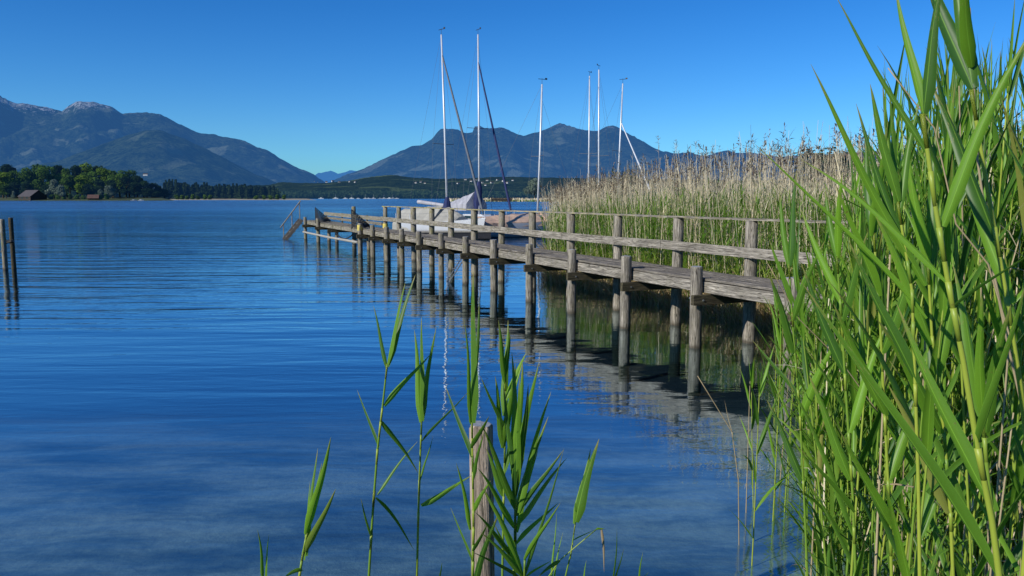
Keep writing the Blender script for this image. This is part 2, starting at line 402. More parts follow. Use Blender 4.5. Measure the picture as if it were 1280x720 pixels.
gl=t.n("BsdfGlossy",{"Color":(.80,.93,1,1),"Roughness":rou,"Normal":bp})
tr=t.n("BsdfTransparent",{"Color":(.64,.82,.90,1)})
mx=t.n("MixShader",{0:fr,1:tr.outputs[0],2:gl.outputs[0]})
wmat=t.surf(mx.outputs[0])
mb=MB(); mb.add([(-90000,-300,0),(90000,-300,0),(90000,90000,0),(-90000,90000,0)],[(0,1,2,3)])
wa=mb.build('lake_water',wmat); tag(wa,kind='structure')

# ------------------------------------------------------------------ mountains and hills
def fbm(x,y,z,o=5): return noise.fractal(Vector((x,y,z)),1.0,2.1,o)
def hillmat(name, haze, hazec, forest=((.014,.030,.012),(.040,.065,.024)), meadow=(.10,.14,.05), rock=(.42,.40,.38), rz=(600,900), tsc=1., med=.62):
    t=NT(name); pos=t.n("NewGeometry").outputs["Position"]; sp=t.n("SeparateXYZ",{0:pos})
    f1=t.noise(pos,.018*tsc,6,.75); f2=t.noise(pos,.0032*tsc,4,.6)
    col=t.ramp(t.math('ADD',t.math('MULTIPLY',f1,.7),t.math('MULTIPLY',f2,.3)),[(.44,tuple(c*.7 for c in forest[0])),(.58,tuple(c*1.15 for c in forest[1]))])
    mn=t.noise(t.mapv(pos,(1,1,2.2)),.0016*tsc,4,.55,.6)
    col=t.mix(t.ramp(mn,[(med,(0,0,0)),(med+.025,(.85,.85,.85))]),col,c4(meadow))
    if rock:
        rn=t.noise(t.mapv(pos,(1,1,.18)),.022,5,.7)
        hz=t.n("MapRange",{"Value":sp.outputs[2],"From Min":rz[0],"From Max":rz[1],"To Min":-.25,"To Max":.05}).outputs[0]
        col=t.mix(t.ramp(t.math('ADD',rn,hz),[(.51,(0,0,0)),(.60,(1,1,1))]),col,c4(rock))
    bp=t.n("Bump",{"Strength":1.,"Distance":60/tsc,"Height":f1}).outputs[0]
    d=t.n("BsdfDiffuse",{"Color":col,"Normal":bp}); e=t.n("Emission",{"Color":c4(hazec)})  # aerial haze put into the slopes as an even blue glow
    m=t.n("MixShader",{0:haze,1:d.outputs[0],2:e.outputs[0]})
    return t.surf(m.outputs[0])
def interp(pts,x):
    if x<=pts[0][0]: return pts[0][1]
    for (a,b),(c,d) in zip(pts,pts[1:]):
        if x<=c:
            q=(x-a)/(c-a); return b+(d-b)*q
    return pts[-1][1]
def hill(name, pts, Yf, Yr, mat, rough=.2, skyn=1.2, x0=-900,x1=2200, step=3, rows=44, power=1.15, seed=0, fs=1.):
    cols=[]; px=x0
    while px<x1: cols.append(px); px+= step if -60<px<1340 else step*6
    V=[]
    for j in range(rows+3):
        t=min(j/rows,1)
        for px in cols:
            py=interp(pts,px)+skyn*fbm(px*.055,seed,1.7,5)+skyn*.5*fbm(px*.3,seed,9,3)
            zr=max(6,P(px,py,Yr).z)
            if j<=rows:
                Y=Yf+(Yr-Yf)*t; X=(px-640)/1000*Y*cs
                q=Vector((X/1400*fs,Y/2600*fs,seed*3.1))
                rg=noise.ridged_multi_fractal(q,1.0,2.1,5,1.0,2.0)
                z=zr*(t**power)
                env=math.sin(math.pi*min(1,t*1.0))**.7
                z+= zr*rough*(rg-1.1)*env*(.35+.65*t)
                z+= zr*.09*fbm(X/300,Y/500,seed,6)*env
                z=min(z,zr*(Y/Yr)*(.995 if t<1 else 1)+2)
                if j==0: z=-3
                z=max(z,-3 if t<.03 else .5)
            else:
                Y=Yr+(Yr-Yf)*.12*(j-rows); z=zr*(.8 if j==rows+1 else .3); X=(px-640)/1000*Y*cs
            V.append((X,Y,z))
    n=len(cols); F=[(j*n+i,j*n+i+1,(j+1)*n+i+1,(j+1)*n+i) for j in range(rows+2) for i in range(n-1)]
    o=npmesh(name,np.array(V),np.array(F),mat,smooth=True); tag(o,kind='structure'); return o
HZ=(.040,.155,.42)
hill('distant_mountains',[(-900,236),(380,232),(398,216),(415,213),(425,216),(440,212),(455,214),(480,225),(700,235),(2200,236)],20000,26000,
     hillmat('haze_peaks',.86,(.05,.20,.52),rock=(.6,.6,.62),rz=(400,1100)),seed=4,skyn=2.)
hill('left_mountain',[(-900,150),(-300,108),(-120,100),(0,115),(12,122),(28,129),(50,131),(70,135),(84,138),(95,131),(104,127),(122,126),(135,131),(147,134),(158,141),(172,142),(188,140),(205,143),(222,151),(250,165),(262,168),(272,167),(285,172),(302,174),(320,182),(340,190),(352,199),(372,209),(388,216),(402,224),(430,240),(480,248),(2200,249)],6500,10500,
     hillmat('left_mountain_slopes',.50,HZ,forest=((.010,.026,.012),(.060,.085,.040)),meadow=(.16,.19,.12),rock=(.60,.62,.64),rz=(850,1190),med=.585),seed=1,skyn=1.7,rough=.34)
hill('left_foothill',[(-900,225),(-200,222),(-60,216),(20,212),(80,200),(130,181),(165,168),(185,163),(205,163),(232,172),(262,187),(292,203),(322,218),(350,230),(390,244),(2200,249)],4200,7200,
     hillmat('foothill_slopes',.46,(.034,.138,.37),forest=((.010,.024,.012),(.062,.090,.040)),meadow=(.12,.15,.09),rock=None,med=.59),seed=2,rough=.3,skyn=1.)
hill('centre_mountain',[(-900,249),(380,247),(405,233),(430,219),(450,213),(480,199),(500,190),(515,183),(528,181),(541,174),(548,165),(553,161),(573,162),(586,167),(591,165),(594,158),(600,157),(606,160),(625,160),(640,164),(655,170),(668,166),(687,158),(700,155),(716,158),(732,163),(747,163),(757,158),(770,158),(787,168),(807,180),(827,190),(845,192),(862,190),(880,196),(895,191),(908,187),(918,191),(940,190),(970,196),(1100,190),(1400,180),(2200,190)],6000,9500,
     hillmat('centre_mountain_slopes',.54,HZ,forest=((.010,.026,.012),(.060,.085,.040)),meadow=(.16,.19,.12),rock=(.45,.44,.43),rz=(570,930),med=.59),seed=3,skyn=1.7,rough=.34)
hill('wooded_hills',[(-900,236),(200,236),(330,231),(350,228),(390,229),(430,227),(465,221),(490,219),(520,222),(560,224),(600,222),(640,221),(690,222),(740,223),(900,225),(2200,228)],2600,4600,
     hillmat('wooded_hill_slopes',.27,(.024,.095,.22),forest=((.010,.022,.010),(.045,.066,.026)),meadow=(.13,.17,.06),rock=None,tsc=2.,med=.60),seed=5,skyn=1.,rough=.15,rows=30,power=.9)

# far wood along the opposite shore (one mass)
def clumps(centres, radii, per, size, flat=.8, seed=0):
    rg=np.random.default_rng(seed); N=len(centres)
    c=np.repeat(np.asarray(centres,float),per,0); r=np.repeat(np.asarray(radii,float),per,0)
    d=rg.normal(size=(N*per,3)); d/=np.linalg.norm(d,axis=1)[:,None]
    rad=rg.uniform(.45,1.08,(N*per,1))**.7
    p=c+d*rad*r
    sz=np.repeat(np.asarray(size,float),per)*rg.uniform(.55,1.3,N*per)
    nrm=d+rg.normal(size=(N*per,3))*.7; nrm/=np.linalg.norm(nrm,axis=1)[:,None]
    a=np.cross(nrm,rg.normal(size=(N*per,3))); a/=np.linalg.norm(a,axis=1)[:,None]; b=np.cross(nrm,a)
    a=a*sz[:,None]/2; b=b*sz[:,None]/2*rg.uniform(.5,1,(N*per,1))
    V=np.stack([p-a-b,p+a-b*.7,p+a*.8+b,p-a*.9+b*.8],1).reshape(-1,3)
    F=np.arange(len(V)).reshape(-1,4)
    UV=np.tile(np.array([[0,0],[1,0],[1,1],[0,1]]),(len(F),1))
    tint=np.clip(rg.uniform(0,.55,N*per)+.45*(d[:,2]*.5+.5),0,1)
    return V,F,UV,tint
nm=NM(); cs_=[];rs_=[]
for px in np.arange(325,1060,.55):
    for row in range(3):
        Y=2350+row*160+random.uniform(-60,60)
        X=(px-640)/1000*Y+random.uniform(-3,3); hh=random.uniform(9,21)*(1+.25*noise.noise(Vector((px*.05,row,0))))
        if row==0 and noise.noise(Vector((px*.03,5,0)))>.25: hh*=.5
        cs_.append((X,Y,hh*.55+row*3)); rs_.append((hh*.38,hh*.38,hh*.55))
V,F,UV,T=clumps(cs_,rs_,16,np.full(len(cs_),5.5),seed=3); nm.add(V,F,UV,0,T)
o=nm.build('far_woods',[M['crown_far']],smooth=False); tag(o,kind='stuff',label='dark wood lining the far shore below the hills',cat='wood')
# wood behind the island and conifer strip on the left
nm=NM(); cs_=[];rs_=[]
for i in range(500):
    px=random.uniform(-260,350); Y=random.uniform(1150,1500); hh=random.uniform(12,20)
    cs_.append(((px-640)/1000*Y,Y,hh*.5)); rs_.append((hh*.35,hh*.35,hh*.55))
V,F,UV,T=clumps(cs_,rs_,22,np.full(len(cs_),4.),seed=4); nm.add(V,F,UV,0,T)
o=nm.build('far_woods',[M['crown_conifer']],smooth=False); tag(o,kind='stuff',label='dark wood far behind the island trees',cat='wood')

# low island ground
def land(name, pxs, Y0, Y1, hgt, mat, col=None):
    mb=MB(); n=len(pxs); 
    rows=[(Y0,-.5),(Y0+2,.35),(Y0+ (Y1-Y0)*.25,hgt*.6),((Y0+Y1)/2,hgt),(Y1,-.5)]
    vs=[]
    for Y,z in rows:
        for i,px in enumerate(pxs):
            e=min(1,i/2,(n-1-i)/2)
            Yj=Y+noise.noise(Vector((px*.05,Y*.01,0)))*6*(1 if Y==Y0 or Y==Y0+2 else 0)
            vs.append(((px-640)/1000*Yj,Yj,z*(e if z>0 else 1)))
    fs=[(j*n+i,j*n+i+1,(j+1)*n+i+1,(j+1)*n+i) for j in range(4) for i in range(n-1)]
    mb.add(vs,fs); o=mb.build(name,mat,smooth=True); tag(o,kind='structure'); return o
M['grass_far']=simple('island_grass',(.035,.055,.016),.95,nscale=.05,var=.4)
M['sand_far']=simple('pale_shore',(.26,.23,.16),.95,nscale=.05,var=.3)
land('island_ground',list(range(-300,224,8)),700,830,3.0,M['grass_far'])
land('shore_spit',list(range(205,400,6)),900,1100,1.5,M['sand_far'])
land('reed_spit',list(range(612,1000,8)),520,640,.6,M['sand_far'])

# ------------------------------------------------------------------ trees
def make_crown(seed, h, r, mat, lobes=11, per=230, size=1.0, shape='round', base=.22):
    rd=random.Random(seed); cs2=[];rs2=[]
    if shape=='round':
        for i in range(lobes):
            a=rd.uniform(0,6.28); q=rd.uniform(0,.62)*r; z=h*rd.uniform(base+.12,.86)
            k=rd.uniform(.28,.5)*r*(1.1-.5*abs(z/h-.5))
            q*= (1.15-.75*max(0,(z/h-.5)*2))
            cs2.append((q*math.cos(a),q*math.sin(a),z)); rs2.append((k,k,k*.82))
        cs2.append((0,0,h*.55)); rs2.append((r*.5,r*.5,h*.3))
    else:
        for i in range(lobes):
            t_=i/(lobes-1); z=h*(base+.98*(1-base)*t_); k=r*(1-t_)**.8+.12*r
            a=rd.uniform(0,6.28)
            cs2.append((k*.25*math.cos(a),k*.25*math.sin(a),z)); rs2.append((k,k,h*.09))
    V,F,UV,T=clumps(cs2,rs2,per,np.full(len(cs2),size),seed=seed)
    V[:,2]=np.minimum(V[:,2],h*1.02)
    nm=NM(); nm.add(V,F,UV,0,T); return nm
def make_tree(name,label,cat,seed,h,r,mat,group,shape='round',lobes=11,per=230,size=1.,base=.22):
    root=thing(name,label,cat,group=group)
    mb=MB(); mb.tube([(0,0,-1),(0,0,h*.3),(.3,.1,h*.6),(.2,.2,h*.85)],[h*.022,h*.017,h*.01,h*.003],7)
    rd=random.Random(seed+50)
    if shape=='round':
        for i in range(6):
            a=rd.uniform(0,6.28); z=h*rd.uniform(.25,.6); mb.tube([(0,0,z),(math.cos(a)*r*.3,math.sin(a)*r*.3,z+h*.1),(math.cos(a)*r*.6,math.sin(a)*r*.6,z+h*.2)],[h*.009,h*.006,h*.002],5)
    mb.build('trunk',M['bark'],root)
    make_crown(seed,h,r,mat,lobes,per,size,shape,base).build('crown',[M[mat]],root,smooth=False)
    return root
GI='trees on the wooded island'
protos={
 'mid': [make_tree('broadleaf_tree','green rounded broadleaf tree among the island wood at left','tree',10+i,27,9.5,'crown_mid',GI) for i in range(2)],
 'dark':[make_tree('broadleaf_tree','dark green broadleaf tree in the darker end of the island wood','tree',20+i,27,9.,'crown_dark',GI) for i in range(2)],
 'bright':[make_tree('broadleaf_tree','bright yellow-green broadleaf tree on the wooded island','tree',30,26,9.,'crown_bright',GI)],
 'silver':[make_tree('willow_tree','silvery grey-green willow at the water edge of the island','tree',40,17,7.5,'crown_silver','willows on the island shore',lobes=9)],
 'con':[make_tree('conifer_tree','slim dark conifer in the far row right of the island','tree',60+i,22,3.4,'crown_conifer','conifers in the far row','cone',14,60,1.5,.08) for i in range(3)],
 'bush':[make_tree('shrub','rounded low green shrub on the far shore','shrub',70,6,4.5,'crown_mid','shrubs along the far shore','round',7,110,.8,.0)],
}
kids_index(); used=set()
def plant(kind,px,Y,hs_,ws=1.,z=0.5):
    pr=protos[kind][random.randrange(len(protos[kind]))]
    if pr.name in used: o=copy_tree(pr)
    else: o=pr; used.add(pr.name)
    o.location=((px-640)/1000*Y*cs+0, Y, z); o.rotation_euler=(0,0,random.uniform(0,6.28))
    o.scale=(ws,ws,hs_); return o
def hpx(kind,py,Y): # scale so top reaches row py
    base={'mid':27,'dark':27,'bright':26,'silver':17,'con':22,'bush':6}[kind]
    return (P(640,py,Y).z-.5)/base
for (px,py,kind,Y) in [(-60,208,'mid',790),(-30,204,'dark',780),(-8,209,'mid',770),(12,202,'dark',800),(4,214,'bright',742),(22,210,'mid',748),(38,206,'mid',770),(33,224,'dark',735),(50,201,'mid',785),(62,204,'mid',760),(75,205,'dark',800),(48,222,'mid',738),(84,207,'mid',792),(97,205,'dark',775),(110,203,'bright',790),(122,204,'dark',800),(116,211,'mid',770),(88,216,'mid',745),(103,218,'bright',742),(132,209,'bright',770),(142,210,'mid',772),(126,222,'dark',742),(150,214,'mid',760),(162,209,'mid',775),(158,220,'dark',745),(172,217,'dark',765),(180,224,'dark',755),(190,227,'dark',762),(198,231,'dark',765),(206,236,'dark',770),(140,224,'dark',740),(168,227,'dark',745),(20,226,'dark',738),(8,228,'mid',735),(110,228,'dark',738),(184,234,'dark',748),(194,238,'dark',750),(58,229,'dark',735),(-40,222,'mid',745),(-90,212,'mid',780),(-120,215,'dark',770)]:
    s=hpx(kind,py,Y); plant(kind,px,Y,s,random.uniform(1.15,1.4)*max(.7,min(1.05,s*1.0)))
plant('silver',68,718,hpx('silver',223,718),1.); plant('silver',77,716,hpx('silver',230,716),.8); plant('silver',136,720,hpx('silver',231,720),.95); plant('silver',126,718,hpx('silver',236,718),.6); plant('silver',17,722,hpx('silver',238,722),.3)
for px,py in ((64,243),(72,242),(80,243),(88,242),(96,243),(104,244),(126,243),(134,242)): plant('bush',px,716,hpx('bush',py,716)*1.0,.8)
for i in range(62):
    px=206+i*2.25+random.uniform(-.8,.8); Y=random.uniform(960,1040)
    py=(226 if i<8 else 229)+ (i/62)*4+random.uniform(-2.5,2.5)
    s=hpx('con',py,Y); plant('con',px,Y,s,random.uniform(.8,1.25))
for px in (222,228,234,241,248,256,262,320,330,338,347,355): plant('bush',px,925,random.uniform(.6,1.),1.)
tw=make_tree('broadleaf_tree','lone pale green rounded tree right of the third mast on the reedy spit','tree',91,20,9,'crown_silver',None,lobes=12); Yt=600
tw.location=((668-640)/1000*Yt,Yt,.3); s=(P(640,223,Yt).z)/20; tw.scale=(.85,.85,s)
tw2=make_tree('broadleaf_tree','dark bushy tree standing out of the reed bed behind the masts','tree',92,6.,3.6,'crown_dark',None,lobes=12,per=260,size=.22,base=.05); Yt=62
tw2.location=((778-640)/1000*Yt,Yt,-.1); tw2.scale=(.55,.55,P(640,207,Yt).z/6.)
tw3=make_tree('broadleaf_tree','olive green treetop just above the reeds at far right','tree',93,8.,5,'crown_dark',None,lobes=12,per=260,size=.3,base=.05); Yt=90
tw3.location=((1040-640)/1000*Yt,Yt,.1); tw3.scale=(2.2,1,P(640,185,Yt).z/8.)

# ------------------------------------------------------------------ buildings
from mathutils.bvhtree import BVHTree
bpy.context.view_layer.update()
_bv=[BVHTree.FromPolygons([v.co for v in o.data.vertices],[tuple(p.vertices) for p in o.data.polygons]) for o in bpy.data.objects if o.name in('left_foothill','wooded_hills','left_mountain')]
def on_hill(px,py):
    o=Vector((0,0,H)); d=(P(px,py,1000)-o).normalized(); best=None
    for b in _bv:
        h_=b.ray_cast(o,d)
        if h_[0] is not None and (best is None or h_[3]<best[1]): best=(h_[0],h_[3])
    return best[0] if best else P(px,py,4300)
def house(name,label,cat,px,pyb,Y,wd,dp,hw,hr,wall,roof,rz=0,group=None,windows=2,z=None):
    p=P(px,pyb,Y); zz=p.z if z is None else z
    root=thing(name,label,cat,(p.x,Y,zz),rz,group)
    mb=MB(); mb.add([(-wd/2,-dp/2,-2),(wd/2,-dp/2,-2),(wd/2,dp/2,-2),(-wd/2,dp/2,-2),(-wd/2,-dp/2,hw),(wd/2,-dp/2,hw),(wd/2,dp/2,hw),(-wd/2,dp/2,hw),(-wd/2,0,hw+hr),(wd/2,0,hw+hr)],
        [(0,1,5,4),(1,2,6,9,5),(2,3,7,6),(3,0,4,8,7),(0,3,2,1)])
    mb.build('wall',wall,root)
    e=.6; mb=MB(); q=hr*(1+e/(dp/2))
    mb.add([(-wd/2-e,-dp/2-e,hw+hr-q+.1),(wd/2+e,-dp/2-e,hw+hr-q+.1),(wd/2+e,0,hw+hr+.1),(-wd/2-e,0,hw+hr+.1),(-wd/2-e,dp/2+e,hw+hr-q+.1),(wd/2+e,dp/2+e,hw+hr-q+.1),
            (-wd/2-e,0,hw+hr-.15),(wd/2+e,0,hw+hr-.15),(-wd/2-e,-dp/2-e,hw+hr-q-.15),(wd/2+e,-dp/2-e,hw+hr-q-.15),(-wd/2-e,dp/2+e,hw+hr-q-.15),(wd/2+e,dp/2+e,hw+hr-q-.15)],
           [(0,1,2,3),(3,2,5,4),(8,6,7,9),(6,10,11,7),(0,8,9,1),(4,5,11,10),(0,3,6,8),(3,4,10,6),(1,9,7,2),(2,7,11,5)])
    mb.build('roof',roof,root)
    for i in range(windows):
        mb=MB(); mb.box(((i-(windows-1)/2)*wd/windows*.8,-dp/2-.03,hw*.55),(wd/windows*.35,.08,hw*.3)); mb.build('window',M['window'],root)
    return root
house('boathouse','dark timber boathouse with a grey pitched roof on the island shore','boathouse',41,250.5,712,20,14,3.6,5.2,M['boards_dark'],M['roof_dark'],R(-32),windows=2,z=.3)
house('boathouse','small dark hut with a reddish roof at the island water edge','hut',117,250,712,8,7,2.2,2.6,M['boards_dark'],M['roof_red'],R(20),windows=1,z=.3)
q_=on_hill(182,219.5)
house('house','white house showing above the dark right end of the island wood','house',182,219.5,q_.y,26,16,8,6,M['plaster'],M['roof_dark'],R(10),windows=0,z=q_.z)
# far shed / jetty on the spit
mb=MB(); root=thing('boat_shed','low dark open boat shed on the reedy spit beyond the second mast','shed',((628-640)/1000*500,500,0))
mb.box((0,0,2.1),(13,4,.5)); mb.build('roof',M['boards_dark'],root)
mb=MB(); mb.box((0,0,1.1),(12.2,3.4,1.3)); mb.build('wall',M['boards_dark'],root)
mb=MB(); mb.tube([(-6.3,0,-1),(-6.4,0,1.5),(-6.9,0,3.2)],[.35,.35,.15],6); mb.build('post',M['boards_dark'],root)
HM=[]
vill=[(393,226),(397,227),(402,225.5),(408,227),(416,226),(424,227),(437,226.5),(444,227),(520,228),(526,227),(531,228.5),(582,224),(589,226),(596,224.5),(603,228),(609,225),(615,228),(622,224.5),(629,226),(634,228),(641,225),(607,231),(598,233),(573,229)]
lab=['tiny white house of the far village left of the low saddle','tiny white house on the far meadow left of the first mast','tiny white house on the hillside between the second and third masts']
for i,(px,py) in enumerate(vill):
    q_=on_hill(px,py+1); Y=q_.y; L=lab[0] if px<460 else (lab[1] if px<540 else lab[2])
    p=q_
    house('house',L,'house',px,py,Y,random.uniform(8,14),8,3.6,3.6,M['plaster'],M['roof_dark'],R(random.uniform(-50,50)),'houses of the far villages',0,z=p.z)

# ------------------------------------------------------------------ jetty
JA=.41665; JW=1.035; JS=1.979; J0=Vector((2.7714,11.911,0))
jet=thing('jetty','long weathered grey wooden jetty on round piles with a rail along one side','jetty',J0,math.pi/2+JA)
def jw(s,l,z): # world of jetty coords
    u=Vector((-math.sin(JA),math.cos(JA),0)); n=Vector((math.cos(JA),math.sin(JA),0)); v=J0+u*s+n*l; v.z=z; return v
rd=random.Random(3)
def post_mesh(r,top,bot=-2.6,seed=0,mats=None):
    q=random.Random(seed); mb=MB(); n=16
    zs=[bot,-.6,0,.3,.6,.9,1.2,1.5,top-.012,top]; zs=[z for z in zs if z<top-.02]+[top-.012,top]
    pts=[];vs=[];fs=[];uvs=[]
    lob=[1+.05*math.sin(k*.785+q.random()*6)+q.uniform(-.03,.03) for k in range(n)]
    for i,z in enumerate(zs):
        rr=r*(1.04-.03*z)*(1 if i<len(zs)-1 else .9)
        for k in range(n): vs.append((rr*lob[k]*math.cos(6.2832*k/n),rr*lob[k]*math.sin(6.2832*k/n),z+ (q.uniform(-.004,.004) if i>len(zs)-3 else 0)))
    for i in range(len(zs)-1):
        for k in range(n): fs.append((i*n+k,i*n+(k+1)%n,(i+1)*n+(k+1)%n,(i+1)*n+k))
    mb.add(vs,fs,0); o=len(zs)*n-n; mb.add(vs[-n:],[tuple(range(n))],1)
    return mb
def jpost(s,l,top,r,mat='post',lean=.6):
    o=post_mesh(r,top,seed=rd.randrange(9999)).build('post',[M[mat],M['post_cap']],jet,smooth=False,loc=(s,-l,0))
    for p in o.data.polygons: p.use_smooth=len(p.vertices)==4
    o.rotation_euler=(R(rd.uniform(-lean,lean)),R(rd.uniform(-lean,lean)),rd.uniform(0,6)); return o
ZD=1.045
front=list(range(-3,12))+[15.6,17.5]
for k in front:
    jpost(k*JS+rd.uniform(-.04,.04),rd.uniform(-.015,.015),1.242+rd.uniform(-.02,.02),.085+rd.uniform(-.008,.008))
for k in range(-3,12): jpost(k*JS+rd.uniform(-.03,.03),JW,1.90,.092+rd.uniform(-.008,.006))
jpost(13.95*JS,JW+.05,1.86,.10); 
for k in (10.6,12.2,15.6,16.6): jpost(k*JS,JW*.9,1.02,.085)
jpost(10.45*JS,.25,1.12,.08)
# cross beams (pair bolted either side of each post pair)
for k in list(range(-3,12))+[13.95,15.6,17.5]:
    for sgn in (-1,):
        mb=MB(); mb.box((0,0,0),(.07,JW+.30,.15),bev=.008)
        mb.build('cross_beam',M['dark_beam'],jet,loc=(k*JS+sgn*.122,-JW/2+.02,.745))
    mb=MB(); mb.tube([(k*JS-.17,.0,.74),(k*JS+.17,.0,.74)],.014,6); mb.build('bolt',M['grey_metal'],jet)
# stringers and deck boards
for k in list(range(-4,12))+[12,13,14,15,16,17]:
    s0=k*JS; s1=s0+JS+ (0 if k<17 else -.6)
    yaw=rd.uniform(-.006,.006)
    for li,l in enumerate((.13,.52,.93)):
        mb=MB(); mb.box(((s0+s1)/2+(.06 if li==0 else 0),-l,.915+rd.uniform(-.006,.006)),(s1-s0-.09,.055,.165),rot=Matrix.Rotation(yaw,3,'Z'),bev=.006); mb.build('stringer',M['beam'],jet)
    root=None
    mb=MB(); nb=7; wd=(JW-.16)/nb
    for b_ in range(nb):
        l=.11+wd*(b_+.5); zz=ZD-.02+rd.uniform(-.005,.006)+ (.006 if k%2 else 0)
        mb.box(((s0+s1)/2+rd.uniform(-.03,.03),-l,zz),((s1-s0)+.02-rd.uniform(.0,.05),wd-.012,.038),rot=Matrix.Rotation(rd.uniform(-.004,.004),3,'Z')@Matrix.Rotation(rd.uniform(-.006,.006),3,'X'),bev=.006)
    mb.build('deck',M['plank'],jet)
# railing: flat handrail on the post tops, heavy middle rail on the near face
def railseg(name,s0,s1,l,z0,z1,wy,hz,mat,sag=0):
    n=6; mb=MB()
    vs=[];fs=[]
    for i in range(n+1):
        t_=i/n; s=s0+(s1-s0)*t_; z=z0+(z1-z0)*t_-sag*4*t_*(1-t_)+rd.uniform(-.003,.003); j=rd.uniform(-.004,.004)
        for (a,b_) in ((-.5,-.5),(.5,-.5),(.5,.42),(.42,.5),(-.42,.5),(-.5,.42)):
            vs.append((s,-l+a*wy+j,z+b_*hz))
    for i in range(n):
        for q in range(6): fs.append((i*6+q,i*6+(q+1)%6,(i+1)*6+(q+1)%6,(i+1)*6+q))
    fs += [tuple(range(5,-1,-1)),tuple(n*6+q for q in range(6))]
    mb.add(vs,fs); return mb.build(name,M[mat],jet)
seg=[-3.1,-.9,1.1,3.05,5.0,7.1,9.0,11.12]
zj=[1.92,1.925,1.92,1.925,1.918,1.92,1.925,1.915]
for i in range(len(seg)-1): railseg('handrail',seg[i]*JS,seg[i+1]*JS-.012,JW,zj[i],zj[i+1],.15,.032,'rail')
seg=[-3.05,-1.1,1.15,3.1,5.05,7.0,9.05,11.1]
zj=[1.42,1.42,1.425,1.41,1.42,1.43,1.42,1.43]
for i in range(len(seg)-1): railseg('middle_rail',seg[i]*JS,seg[i+1]*JS-.01,JW-.125,zj[i],zj[i+1],.05,.155,'beam',.006)
# side boards of the far platform
for a,b_,z in ((11.2,13.9,1.40),(13.98,17.4,1.41)): railseg('side_board',a*JS,b_*JS,JW-.02,z,z,.05,.17,'beam')
for a,b_,z in ((11.2,13.9,1.20),(13.98,17.4,1.20)): railseg('side_board',a*JS,b_*JS,JW-.02,z,z,.05,.12,'plank')
for k in (12.6,15.2,17.2): 
    mb=MB(); mb.box((k*JS,-JW-.03,1.2),(.09,.06,.62)); mb.build('bracket',M['dark_beam'],jet)
# pale pole between piles, yellow bands, sagging chain
mb=MB(); mb.tube([(11*JS,.10,.50),(14*JS,.11,.44),(17.5*JS,.10,.42)],.05,8); mb.build('cross_pole',M['pale_pipe'],jet)
for k,l,z in ((11,0,1.08),(11,JW,1.12)):
    mb=MB(); mb.tube([(k*JS,-l,z-.11),(k*JS,-l,z+.11)],.105,16); mb.build('yellow_band',M['yellow'],jet)
mb=MB(); mb.tube([((12.2+i*.35)*JS,-.5,1.-.62*math.sin(math.pi*i/9)) for i in range(10)],.03,6); mb.build('chain',M['blackish'],jet)
# steps down into the water at the far end
st=bpy.data.objects.new('steps',None); COL.objects.link(st); st.parent=jet; st.location=(17.9*JS,0.12,0)
for l in (-.42,.42):
    mb=MB(); mb.box((l,.42,.52),(.045,1.42,.17),rot=Matrix.Rotation(R(-50),3,'X')); mb.build('stringer',M['plank'],st)
for i in range(5):
    mb=MB(); mb.box((0,.06+.2*i,.86-.235*i),(.84,.2,.035)); mb.build('tread',M['beam'],st)
mb=MB(); mb.tube([(.44,-.12,2.10),(.44,1.02,.62)],.032,8); mb.build('handrail',M['beam'],st)
for y_,z0,z1 in ((-.05,.95,1.98),(.38,.55,1.44),(.85,.1,.83)):
    mb=MB(); mb.tube([(.44,y_,z0),(.44,y_,z1)],.026,8); mb.build('baluster',M['beam'],st)
# small iron ladder leaning against the fifth pile
ld=bpy.data.objects.new('ladder',None); COL.objects.link(ld); ld.parent=jet; ld.location=(5.35*JS,.2,0)
for x_ in (-.14,.14):
    mb=MB(); mb.tube([(x_,-.1,1.1),(x_,.1,-.6)],.016,6); mb.build('side_rail',M['wire'],ld)
for i in range(6):
    mb=MB(); z=.9-.26*i; mb.tube([(-.14,.0+.018*i,z),(.14,.018*i,z)],.012,6); mb.build('rung',M['wire'],ld)
ld.rotation_euler=(R(30),R(8),0)
# nets draped on the posts
def net(s,label):
    mb=MB(); A=Vector((s,.05,1.78)); B=Vector((s-1.7,-.05,1.10)); C=Vector((s+.25,.0,1.08)); Dp=Vector((s-.1,-.7,1.10))
    tris=((A,B,C),(A,B,Dp))
    for (a,b_,c) in tris:
        for i in range(9):
            t_=i/8
            p=a.lerp(b_,t_); q=c.lerp(b_,t_); p.z-=.14*math.sin(math.pi*t_); mb.tube([p,q],.016,4)
            p=a.lerp(c,t_); q=b_.lerp(c,t_); m_=p.lerp(q,.5); m_.z-=.09; mb.tube([p,m_,q],.016,4)
    mb.tube([C-Vector((0,0,.1)),A],.02,6)
    o=mb.build('net',M['net']); o.location=J0; o.rotation_euler=(0,0,math.pi/2+JA); tag(o,label,'net','nets on the far end of the jetty')
net(15.75*JS,'black net draped over the jetty corner nearest the steps')
net(11.6*JS,'black net draped where the jetty handrail ends')

